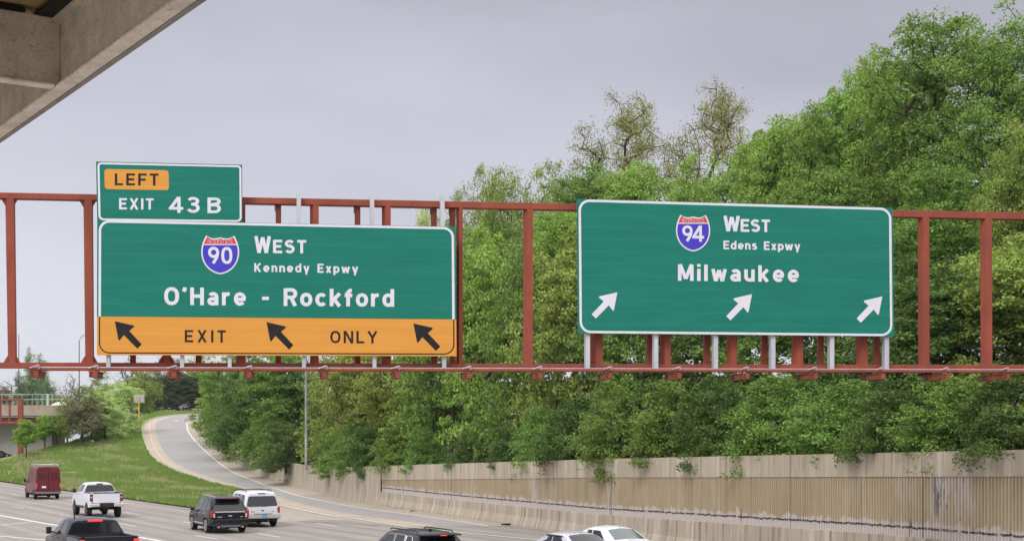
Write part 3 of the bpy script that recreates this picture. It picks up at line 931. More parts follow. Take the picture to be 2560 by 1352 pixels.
class Board:
    """four photo corners of a sign face -> unit-less (u right, v down, in pixels of its top-left frame)"""
    def __init__(s, tl, tr, br, bl):
        s.c = [np.array(p, float) for p in (tl, tr, br, bl)]
        s.w = np.hypot(*(s.c[1] - s.c[0])); s.h = np.hypot(*(s.c[3] - s.c[0]))
    def px(s, u, v):
        a, b = u / s.w, v / s.h
        t = s.c[0] * (1 - a) + s.c[1] * a; q = s.c[3] * (1 - a) + s.c[2] * a
        return t * (1 - b) + q * b
    def poly(s, pts): return [tuple(s.px(u, v)) for u, v in pts]

def ring(mb, outer, inner, off):
    n = len(outer); b = len(mb.v)
    mb.v += [tuple(GP(x, y, off)) for x, y in outer] + [tuple(GP(x, y, off)) for x, y in inner]
    for i in range(n):
        j = (i + 1) % n
        if outer[i] == outer[j] and inner[i] == inner[j]: continue
        mb.f.append((b + i, b + j, b + n + j, b + n + i))

def face(mb, poly, off):
    b = len(mb.v)
    q = [p for i, p in enumerate(poly) if p != poly[i - 1]]
    mb.v += [tuple(GP(x, y, off)) for x, y in q]
    mb.f.append(tuple(range(b, b + len(q))))

SO = .30
def shield(parent, x0, x1, y0, y1, num, off):
    cx, w, h = (x0 + x1) / 2, (x1 - x0) / 2, (y1 - y0)
    def outline(k):
        pts = [(0, .045), (.16, .065), (.36, .075), (.55, .052), (.745, 0)]
        side = [(.84, .09), (.93, .20), (.985, .32), (1.0, .43), (.98, .54), (.91, .66), (.79, .77), (.62, .865), (.40, .94), (.18, .985), (0, 1.0)]
        r = pts + side
        full = r + [(-a, b) for a, b in r[-2:0:-1]]
        c = (0, .47)
        return [(cx + (c[0] + (a - c[0]) * k) * w, y0 + (c[1] + (b - c[1]) * k) * h + .02 * a * w * .5) for a, b in full]
    o1, o2 = outline(1.0), outline(.925)
    mb = MB(); face(mb, o1, off)
    sh = mb.build('route_shield', M['white_film'], parent)
    def clip(poly, y, above):
        res = []; n = len(poly)
        for i in range(n):
            a, b = poly[i], poly[(i + 1) % n]
            ina, inb = (a[1] < y) == above, (b[1] < y) == above
            if ina: res.append(a)
            if ina != inb:
                t = (y - a[1]) / (b[1] - a[1]); res.append((a[0] + (b[0] - a[0]) * t, y))
        return res
    yb = y0 + h * .215
    mb = MB(); face(mb, clip(o2, yb, True), off + .002); mb.build('shield_band', M['red_film'], sh)
    mb = MB(); face(mb, clip(o2, yb + h * .030, False), off + .002); mb.build('shield_field', M['blue_film'], sh)
    lettering('INTERSTATE', cx - w * .66, cx + w * .66, y0 + h * .203, y0 + h * .207, h * .112, sh, M['white_film'], off + .004, .038, 'lettering', .72)
    nw = w * (.64)
    lettering(num, cx - nw, cx + nw, y0 + h * .725, y0 + h * .735, h * .44, sh, M['white_film'], off + .004, .085, 'route_number', .99)

def arrow(parent, tip, k, flip, mat, off):
    """up-left diagonal arrow; k pixels long along the diagonal, flip for up-right"""
    pts = [(0, 0), (.72, .155), (.735, .20), (.545, .36), (1.02, .86), (.855, 1.03), (.34, .515), (.185, .72), (.14, .715)]
    mb = MB(); face(mb, [(tip[0] + (-1 if flip else 1) * a * k, tip[1] + b * k + .012 * a * k) for a, b in pts], off)
    return mb.build('arrow', mat, parent)

def sign_root(name, label, px, py):
    p = GP(px, py, SO); return thing(name, label, 'road sign', tuple(p))

def posts(parent, xs, y0, y1, w=11):
    for x in xs:
        mb = MB(); gprism(mb, [(x - w / 2, y0(x)), (x + w / 2, y0(x)), (x + w / 2, y1(x)), (x - w / 2, y1(x))], .235, .20)
        mb.build('support_post', M['galv'], parent)

# --- I-90 board
s1 = sign_root('guide_sign', 'large green board reading O\'Hare - Rockford with a yellow EXIT ONLY strip along its foot', 690, 888)
B1 = Board((243, 549), (1139, 567), (1141.5, 890), (242, 887))
gsplit = lambda a: 242.5 + a * 6.3 / 899
ymid = (790.5 - 549) / 338 * B1.h
mb = MB(); gprism(mb, B1.poly([(0, 0), (B1.w, 0), (B1.w, ymid - 7 * 0), (0, ymid)]), SO, .05); mb.build('panel', M['green_sheet'], s1)
mb = MB(); gprism(mb, B1.poly([(0, ymid + .35), (B1.w, ymid + .35), (B1.w, B1.h), (0, B1.h)]), SO + .003, .05); mb.build('exit_only_panel', M['yellow_sheet'], s1)
mb = MB()
def open_border(B, u0, u1, v0, v1, r, t, top, off, mb):
    n = 8; o, i_ = [], []
    sgn = 1 if top else -1
    vv = v0 if top else v1
    def corner(cx, right, rad):
        return [(cx + (1 if right else -1) * rad * math.cos(R(90 * k / n)), vv + sgn * (r - rad * math.sin(R(90 * k / n)))) for k in range(n + 1)]
    for rad, lst in ((r, o), (r - t, i_)):
        end = v1 if top else v0
        lst.append((u0 + (r - rad), end))
        lst += corner(u0 + r, False, rad)
        lst += corner(u1 - r, True, rad)[::-1]
        lst.append((u1 - (r - rad), end))
    P1, P2 = B.poly(o), B.poly(i_); b = len(mb.v); m = len(P1)
    mb.v += [tuple(GP(x, y, off)) for x, y in P1] + [tuple(GP(x, y, off)) for x, y in P2]
    for k in range(m - 1): mb.f.append((b + k, b + k + 1, b + m + k + 1, b + m + k))
open_border(B1, 3.8, B1.w - 4, .8, ymid + .2, 27, 6.2, True, SO + .0045, mb); mb.build('border', M['white_film'], s1)
mb = MB(); open_border(B1, 5, B1.w - 5, ymid + .6, B1.h - 4, 27, 3.0, False, SO + .006, mb); mb.build('border', M['black_film'], s1)
LO = SO + .006
shield(s1, 503, 598, 589, 685.5, '90', LO)
lettering('W', 636, 678, 632, 632.5, 42, s1, M['white_film'], LO, .1, xs=1.0)
lettering('EST', 683, 765.5, 632.5, 633.5, 33, s1, M['white_film'], LO, .1)
lettering('Kennedy', 636, 773.5, 679.5, 681, 22, s1, M['white_film'], LO, .1)
lettering('Expwy', 794, 895, 681.3, 683, 22, s1, M['white_film'], LO, .1)
lettering("O'Hare", 411, 614.5, 761.8, 763.5, 44, s1, M['white_film'], LO, .1, xs=1.08)
lettering('-', 655, 670, 764, 764, 44, s1, M['white_film'], LO, .095)
lettering('Rockford', 709.6, 985, 764.5, 766.5, 44, s1, M['white_film'], LO, .1, xs=1.08)
lettering('EXIT', 461.7, 564.6, 855, 855.6, 30.5, s1, M['black_film'], LO + .001, .08, xs=1.12)
lettering('ONLY', 825.5, 944, 857, 858, 30.5, s1, M['black_film'], LO + .001, .08, xs=1.12)
for tip in ((287, 802.6), (666.3, 804.7), (1033.5, 808)):
    arrow(s1, tip, 66, False, M['black_film'], LO + .001)
posts(s1, (747, 930.5, 1106.5), lambda x: 481.5 + (x - 747) * .02, lambda x: 575, 10.5)
posts(s1, (270.5, 455, 574, 760, 936.5, 1111), lambda x: 882, lambda x: 917 + (x > 700) * 2, 9.5)
# --- exit tab
s0 = sign_root('exit_number_sign', 'smaller green plate reading LEFT EXIT 43 B above the larger left board', 423, 551)
B0 = Board((240, 404), (605, 412), (606, 556), (243, 551.5))
mb = MB(); gprism(mb, B0.poly([(0, 0), (B0.w, 0), (B0.w, B0.h - .8), (0, B0.h - .8)]), SO + .001, .05); mb.build('panel', M['green_sheet'], s0)
mb = MB()
ring(mb, B0.poly(rrect(3.5, 2, B0.w - 1.8, B0.h - 1, (9, 9, 12, 12))), B0.poly(rrect(8.6, 6.6, B0.w - 6.6, B0.h - 5.5, (5, 5, 8, 8))), SO + .0045)
mb.build('border', M['white_film'], s0)
mb = MB(); face(mb, B0.poly(rrect(20.5, 18, 181.5, 68.5, (8, 8, 8, 8))), SO + .0045); mb.build('left_panel', M['yellow_sheet'], s0)
lettering('LEFT', 287, 396.5, 463.5, 464, 30, s0, M['black_film'], LO + .001, .085, xs=1.18)
lettering('EXIT', 297.8, 384, 523.5, 524, 28, s0, M['white_film'], LO, .092, xs=1.12)
lettering('43', 422, 499.5, 531.8, 532.5, 40, s0, M['white_film'], LO, .085, xs=1.22)
lettering('B', 518.5, 552.5, 532.8, 533, 39, s0, M['white_film'], LO, .085, xs=1.28)
posts(s0, (300, 545), lambda x: 420, lambda x: 545, 10)
# --- I-94 board
s2 = sign_root('guide_sign', 'green board reading Milwaukee with three white up-right arrows', 1840, 840)
B2 = Board((1442.5, 497), (2232, 519), (2235, 841), (1445.5, 833))
mb = MB(); gprism(mb, B2.poly([(0, 0), (B2.w, 0), (B2.w, B2.h), (0, B2.h)]), SO, .05); mb.build('panel', M['green_sheet'], s2)
mb = MB()
ring(mb, B2.poly(rrect(3.6, 1, B2.w - 3.8, B2.h - 1, (28, 28, 28, 28))), B2.poly(rrect(9.6, 7, B2.w - 9.6, B2.h - 6.8, (22, 22, 22, 22))), SO + .0045)
mb.build('border', M['white_film'], s2)
shield(s2, 1690, 1775.5, 537, 628.5, '94', LO)
lettering('W', 1808.8, 1848.5, 578, 578.5, 38.5, s2, M['white_film'], LO, .1, xs=1.08)
lettering('EST', 1852, 1925, 579, 580.5, 31, s2, M['white_film'], LO, .1)
lettering('Edens', 1808.8, 1892.5, 622.7, 624, 21, s2, M['white_film'], LO, .1)
lettering('Expwy', 1910, 2000.4, 624.5, 626, 21, s2, M['white_film'], LO, .1)
lettering('Milwaukee', 1695.4, 1997.3, 701.5, 705, 41, s2, M['white_film'], LO, .1, xs=1.08)
for tip in ((1543.5, 730.4), (1880, 735), (2205.8, 740.8)):
    arrow(s2, tip, 63, True, M['white_film'], LO)
posts(s2, (1470, 1640.5, 1790, 1933.5, 2080.5, 2217.5), lambda x: 828, lambda x: 923 if x not in (1790, 2080.5, 1933.5) else 927, 10.5)

# ================================================================== station canopy overhead
M['canopy'] = worn('rough_coated_steel', (.62, .575, .50), (.46, .42, .355), 5, .9, 0, .15, (1, 1, 1), .5)
M['canopy_lit'] = worn('flaking_lit_coating', (.86, .81, .77), (.48, .44, .40), 14, .9, 0, .15, (1, 1, 1), .9, 0, 8)  # flange tone paler than the web: light bounced off the ground painted in
M['canopy_lip'] = worn('grey_fascia', (.33, .32, .31), (.25, .24, .23), 7, .8, 0, .2, (1, 1, 1), .2)
M['panel_stained'] = worn('stained_roof_panel', (.66, .55, .30), (.26, .19, .09), 1.6, .9, 0, .1)
M['gap'] = plain('gap_black', (.006, .006, .006), .9)
for k_, (a_, b_) in {'canopy': ((.62, .575, .50), (.46, .42, .355)), 'canopy_lit': ((.88, .83, .79), (.66, .61, .56))}.items():  # web colour, then its paler copy with bounce light painted in
    t = NT('flecked_' + k_)
    v_ = t.coord('Object')
    col = t.mix(t.step(t.noise(5, 5, v_), .3, .7), a_, b_)
    col = t.mix(t.math('MULTIPLY', t.step(t.noise(38, 4, v_, .7), .58, .66), .75), col, tuple(x * .38 for x in b_))
    col = t.mix(t.math('MULTIPLY', t.step(t.noise(9, 5, v_, .7), .60, .68), .6), col, tuple(x * .5 for x in b_))
    t.bump(t.noise(45, 4, v_), .5, .01)
    M[k_] = t.fin(col, .9, 0, .15)
hC = 2.4; zC = H + hC
e1 = P(515, 0, hC * F / HY); e0 = P(0, 357, hC * F / (HY - 357))
gdir = (e0 - e1); gdir.z = 0; gdir.normalize()
gper = Vector((gdir.y, -gdir.x, 0))                      # away from the platform
can = thing('platform_canopy', 'weathered concrete coloured canopy edge overhead in the upper left corner', 'canopy', (e1.x, e1.y, zC))
Mg = Matrix((gper, gdir, Vector((0, 0, 1)))).transposed()
def cbox(mb, s, o, z, d):
    """box centred s along the girder, o across (0 = outer edge, negative inwards), z above flange"""
    mb.box(e1 + gdir * s + gper * o + Vector((0, 0, z)), d, m=Mg)
pl = MB(); pl.box(e1 + gdir * -12 + gper * -3.0 + Vector((0, 0, H - 1.62 - .25 - e1.z)), (7.6, 46, .5), m=Mg)  # platform out of view, put in to bounce light up to the canopy
tag(pl.build('platform', M['gutter']), kind='structure')
LG, SG = 22.0, -1.0
mb = MB(); cbox(mb, SG, -.085, .011, (.10, LG, .022)); mb.build('girder_flange', M['canopy_lit'], can, bevel=.006)
mb = MB(); cbox(mb, SG, -.017, .012, (.034, LG, .044)); mb.build('fascia_lip', M['canopy_lip'], can, bevel=.008)
mb = MB(); cbox(mb, SG, -.085, .232, (.03, LG, .418)); cbox(mb, SG, -.085, .452, (.16, LG, .02)); mb.build('girder', M['canopy'], can)
sx0 = ((P(142, 222, hC * F / (HY - 222)) - e1).dot(gdir))
for ds in (0, -4.2, 4.2, -8.4):
    mb = MB()
    cbox(mb, sx0 + ds, -2.10, .232, (3.99, .03, .418)); cbox(mb, sx0 + ds, -2.1, .452, (3.9, .12, .02))
    mb.build('cross_beam', M['canopy'], can)
    mb = MB(); cbox(mb, sx0 + ds, -2.14, .0105, (3.99, .10, .02)); mb.build('cross_beam_flange', M['canopy_lit'], can, bevel=.006)
    if ds == 0:
        mb = MB(); cbox(mb, sx0 - 1.55, -2.08, .33, (3.94, .05, .05)); cbox(mb, sx0 - 1.55, -2.08, .295, (3.94, .1, .015)); mb.build('purlin', M['canopy_lit'], can)
mb = MB(); cbox(mb, SG, -.17, .475, (.20, LG, .03)); cbox(mb, SG, -.13, .505, (.05, LG, .03))
for ds in (0, -4.2, 4.2, -8.4):
    cbox(mb, sx0 + ds, -2.1, .478, (3.5, .16, .03))
mb.build('dark_gap', M['gap'], can)  # black strips filling the gap between beams and ceiling panel
mb = MB(); cbox(mb, SG, -2.2, .535, (4.1, LG, .04)); mb.build('ceiling_panel', M['panel_stained'], can)
mb = MB(); cbox(mb, SG, -2.1, .66, (4.3, LG, .14)); mb.build('roof_slab', M['canopy'], can)

# ================================================================== vehicles
M['glass'] = plain('tinted_glass', (.012, .012, .016), .06, 0, .6, 0)
M['glass_pale'] = plain('pale_glass', (.10, .125, .13), .08, 0, .8, 0)
M['tyre'] = plain('tyre_rubber', (.016, .015, .016), .85, 0, .2)
M['trim'] = plain('black_trim', (.016, .015, .018), .5, 0, .4)
M['alloy'] = plain('alloy_wheel', (.60, .60, .63), .3, .6, .5)
M['steelwheel'] = plain('dull_wheel', (.16, .16, .17), .5, .4, .5)
M['chrome'] = plain('chrome', (.74, .74, .76), .34, .85, .5)
M['tan_plastic'] = plain('tan_bumper', (.44, .42, .39), .5, 0, .4)
M['grey_plastic'] = plain('grey_bumper', (.15, .16, .18), .55, 0, .4)
M['red_lens'] = plain('red_lens', (.36, .018, .02), .2, 0, .6)
M['dark_lens'] = plain('dark_red_lens', (.16, .012, .016), .2, 0, .6)
M['orange_lens'] = plain('orange_lens', (.62, .14, .05), .25, 0, .6)
M['clear_lens'] = plain('clear_lens', (.62, .48, .46), .2, 0, .6)
M['lit_lens'] = plain('lit_brake_lens', (.5, .02, .02), .3, 0, .5, 0, (1.0, .07, .07), .6)
M['plate_white'] = plain('white_plate', (.72, .72, .75), .5)
M['plate_blue'] = plain('blue_white_plate', (.16, .33, .55), .5)
M['under'] = plain('underbody', (.012, .011, .011), .9)
def carpaint(name, c, metal=0.0, rough=.28):
    t = NT(name)
    d = t.noise(2.5, 5, t.coord('Object'))
    col = t.mix(t.math('MULTIPLY', t.step(d, .4, .7), .08), c, tuple(min(.6, x * 1.6 + .03) for x in c))
    return t.fin(col, rough, metal, .3 if max(c) > .05 else .2, .15 if max(c) > .05 else .25)
PT = {'maroon': carpaint('maroon_paint', (.125, .014, .022)), 'white': carpaint('white_paintwork', (.66, .66, .71)),
      'black': carpaint('black_paintwork', (.008, .0075, .011), .0, .25), 'navy': carpaint('dark_blue_paintwork', (.016, .015, .024), .0, .25),
      'silver': carpaint('silver_paintwork', (.55, .55, .60), .45, .3), 'grey': carpaint('grey_paintwork', (.16, .16, .18), .3, .3)}
FN = ('y', 'yt', 'zb', 'zs', 'zbelt', 'zt', 'ws', 'wbelt', 'wt', 'r')

class Car:
    def __init__(s, keys, wheels=(), wr=.38, arch=.07):
        s.k = np.array(keys, float); s.wheels = wheels; s.wr = wr; s.arch = wr + arch
    def sec(s, y):
        return np.array([np.interp(y, s.k[:, 0], s.k[:, j]) for j in range(10)])
    def ring(s, q):
        y, yt, zb, zs, zbelt, zt, ws, wbelt, wt, r = q
        za = zb
        for wy in s.wheels:
            d = abs(y - wy)
            if d < s.arch: za = max(za, s.wr + math.sqrt(s.arch ** 2 - d * d))
        za = min(za, zs - .015) if za > zb else za
        yy = lambda z: y if zt <= zbelt + .001 else y + (yt - y) * max(0, min(1, (z - zbelt) / (zt - zbelt)))
        zm = zb if za <= zb else za
        h = [(0, y, zm), (ws * .93, y, zm), (ws * .985, y, min(zm + .05, zs)), (ws, y, max(zs, zm + .012)), (wbelt + .3 * (ws - wbelt), y, zbelt - .04), (wbelt, y, zbelt)]
        t = .82
        zr = zbelt + (zt - zbelt) * t
        h += [(wbelt + (wt - wbelt) * t, yy(zr), zr), (wt - r * .35, yy(zt), zt - r * .22), (wt - r * 1.3, yy(zt), zt), (0, yy(zt), zt + r * .35)]
        return h
    def body(s, name, mat, parent, smooth=38):
        ys = set(s.k[:, 0].tolist())
        for wy in s.wheels:
            for a in np.linspace(-1, 1, 13): ys.add(round(wy + s.arch * math.sin(a * math.pi / 2) * .9999, 4))
            ys.add(wy - s.arch - .004); ys.add(wy + s.arch + .004)
        ys = sorted(y for y in ys if s.k[0, 0] <= y <= s.k[-1, 0])
        mb = MB(); rings = []
        for y in ys:
            h = s.ring(s.sec(y)); full = h + [(-a, b, c) for a, b, c in h[-2:0:-1]]
            rings.append(full)
        n = len(rings[0])
        for r in rings: mb.v += r
        for i in range(len(rings) - 1):
            for j in range(n):
                a = i * n + j; b = i * n + (j + 1) % n
                mb.f.append((a, b, b + n, a + n))
        mb.f.append(tuple(range(n))); mb.f.append(tuple(range((len(rings) - 1) * n, len(rings) * n))[::-1])
        return mb.build(name, mat, parent, smooth=smooth, world=False)
    def side(s, y, v, sx, off=.006):
        q = s.sec(y); h = s.ring(q)
        a, b = Vector(h[5]), Vector(h[6])
        a2 = a + (b - a) * (v / .82)
        return Vector((sx * (a2.x + off), a2.y, a2.z + off * .3))
    def side_window(s, name, parent, lo_y0, lo_y1, up_y0, up_y1, mat, v0=.08, v1=.80, frame=None):
        for sx in (-1, 1):
            mb = MB()
            n = 4
            lows = [s.side(lo_y0 + (lo_y1 - lo_y0) * i / n, v0, sx) for i in range(n + 1)]
            ups = [s.side(up_y0 + (up_y1 - up_y0) * i / n, v1, sx) for i in range(n + 1)]
            mb.v += [tuple(p) for p in lows + ups]
            for i in range(n): mb.f.append((i, i + 1, n + 2 + i, n + 1 + i))
            mb.build(name, mat, parent, world=False)
            if frame:
                mf = MB(); loop = [lows[0]] + ups + lows[::-1]
                mf.tube([p + Vector((sx * .004, 0, 0)) for p in loop], .013, 5); mf.build('window_trim', frame, parent, world=False)
    def rear_window(s, parent, v0, v1, k0, k1, mat, off=.010, name='rear_window'):
        q = s.k[0]; y, yt, zb, zs, zbelt, zt, ws, wbelt, wt, r = q
        pt = lambda v, e: (e, y + (yt - y) * v - off, zbelt + (zt - zbelt) * v)
        wb = (wbelt + (wt - wbelt) * v0) * k0; wu = (wbelt + (wt - wbelt) * v1) * k1
        c = .06
        mb = MB(); mb.v += [pt(v0, -wb + c), pt(v0, wb - c), pt(v0 + .08, wb), pt(v1 - .1, wu + (wb - wu) * .1), pt(v1, wu - c), pt(v1, -wu + c), pt(v1 - .1, -wu - (wb - wu) * .1), pt(v0 + .08, -wb)]
        mb.f.append(tuple(range(8)))
        return mb.build(name, mat, parent, world=False)
    def top_glass(s, name, parent, ya, yb, mat, f0=.08, f1=.92, kx=.97, off=.012):
        """glazing on the sloping face between key stations ya (low) and yb (high)"""
        A, B = s.ring(s.sec(ya)), s.ring(s.sec(yb))
        mb = MB(); rows = []
        for f in (f0, f1):
            w = [(Vector(A[i]) * (1 - f) + Vector(B[i]) * f) for i in (9, 8, 7)]
            nrm_ = (Vector(B[9]) - Vector(A[9])).cross(Vector((1, 0, 0)))
            if nrm_.z < 0: nrm_ = -nrm_
            nrm_.normalize()
            w = [Vector((p.x * kx, p.y, p.z)) + nrm_ * off for p in w]
            rows.append([Vector((-p.x, p.y, p.z)) for p in w[:0:-1]] + w)
        n = len(rows[0]); mb.v += [tuple(p) for r in rows for p in r]
        for i in range(n - 1): mb.f.append((i, i + 1, n + i + 1, n + i))
        return mb.build(name, mat, parent, world=False, smooth=60)

def wheels(parent, ys, track, r, w, rim, rimr=.62, spokes=5):
    for y in ys:
        for sx in (-1, 1):
            x = sx * track
            mb = MB(); mb.lathe([(-w / 2, r * .62), (-w / 2, r * .9), (-w / 2 + .03, r * .985), (-w * .2, r), (w * .2, r), (w / 2 - .03, r * .985), (w / 2, r * .9), (w / 2, r * .62)], (x, y, r), 26)
            t = mb.build('wheel', M['tyre'], parent, smooth=40, world=False)
            mr = MB(); xo = x + sx * (w / 2 - .012)
            prof = [(0, r * rimr), (sx * .02, r * rimr * .98), (sx * .012, r * rimr * .84), (-sx * .03, r * rimr * .80), (-sx * .03, .02)]
            mr.lathe(prof, (xo, y, r), 22)
            for k in range(spokes):
                a = 2 * math.pi * k / spokes + .3
                Mx = Matrix.Rotation(a, 3, 'X')
                mr.box(Vector((xo - sx * .002, y, r)) + Mx @ Vector((0, 0, r * rimr * .45)), (.03, r * .14, r * rimr * .86), m=Mx)
            mr.lathe([(-.02, r * .16), (.02 * sx, r * .16)], (xo, y, r), 12)
            o = mr.build('rim', rim, t, smooth=30, world=False)

def bx(parent, name, c, d, mat, bevel=.01, sym=False, rot=None):
    o = None
    for sx in ((-1, 1) if sym else (1,)):
        mb = MB(); mb.box((c[0] * sx, c[1], c[2]), d, m=rot)
        o = mb.build(name, mat, parent, world=False, bevel=bevel)
    return o
def mirror(parent, x, y, z, mat, sz=(.12, .09, .17)):
    for sx in (-1, 1):
        mb = MB(); mb.box((sx * (x + .16), y, z + .05), sz); mb.tube([(sx * (x - .03), y + .03, z - .02), (sx * (x + .12), y, z + .02)], .025, 6)
        mb.build('mirror', mat, parent, world=False, bevel=.02)
def under(parent, L, W, z=.26):
    mb = MB(); mb.box((0, L / 2, z + .04), (W * .80, L * .58, .16)); mb.box((0, .95, z + .02), (W * .7, .14, .14)); mb.box((0, L - 1.05, z + .02), (W * .7, .14, .14))  # main box widened to deepen the shade beneath the vehicle
    mb.build('underbody', M['under'], parent, world=False)

def car_at(name, label, cat, px, py, heading, Y=None, z=0.0, group='vehicles driving away along the expressway'):
    if Y is None: Y = H * F / (py - HY)
    return thing(name, label, cat, ((px - CX) / F * Y, Y, z), R(heading), group)

# ---- maroon van
v = car_at('delivery_van', 'dark maroon high-roofed panel van beside the grass slope', 'van', 121, 1247.5, 27.5)
c = Car([(0, .06, .52, 1.0, 1.35, 2.48, .93, .93, .80, .10), (.10, .12, .45, 1.0, 1.35, 2.54, .975, .97, .84, .12), (3.6, 3.5, .42, 1.0, 1.35, 2.54, .985, .975, .84, .12),
         (4.5, 4.05, .42, .95, 1.28, 2.42, .98, .95, .78, .12), (5.05, 4.98, .40, .85, 1.18, 1.26, .96, .92, .74, .08), (5.6, 5.6, .38, .75, 1.0, 1.06, .92, .86, .62, .08), (5.9, 5.9, .36, .62, .80, .84, .80, .74, .5, .05)],
        (.98, 4.92), .34)
c.body('body', PT['maroon'], v)
bx(v, 'rear_door', (.455, -.012, 1.46), (.86, .03, 1.72), PT['maroon'], .015, True)
bx(v, 'rear_window', (.44, -.022, 1.82), (.62, .02, .58), plain('maroon_glass', (.085, .010, .017), .2), .03, True)
bx(v, 'bumper', (0, -.07, .52), (1.90, .24, .16), M['grey_plastic'], .03)
bx(v, 'tail_light', (.905, -.005, 1.08), (.12, .06, .40), M['orange_lens'], .015, True)
bx(v, 'licence_plate', (-.34, -.035, .98), (.32, .012, .16), M['plate_white'], .0)
bx(v, 'roof_light', (0, .02, 2.50), (.22, .04, .05), M['dark_lens'], .01)
rk = MB()
for x in (-.72, .72): rk.tube([(x, .25, 2.74), (x, 3.4, 2.74)], .028, 6)
for y in (.3, 1.1, 1.9, 2.7, 3.35): rk.tube([(-.78, y, 2.70), (.78, y, 2.70)], .024, 6)
for x in (-.72, .72):
    for y in (.3, 1.9, 3.35): rk.tube([(x, y, 2.50), (x, y, 2.74)], .022, 6)
for x in (-.52, -.74, .52, .74): rk.box((x, .3, 2.70), (.16, .12, .07))
rk.build('roof_rack', M['galv'], v, world=False)
c.side_window('side_window', v, 3.75, 4.55, 3.72, 4.2, M['glass'], .06, .72)
c.top_glass('windshield', v, 5.05, 4.5, M['glass'])
mirror(v, .95, 4.35, 1.35, M['trim'], (.13, .12, .30))
wheels(v, (.98, 4.92), .83, .34, .23, M['steelwheel'])
under(v, 5.9, 1.9, .3)

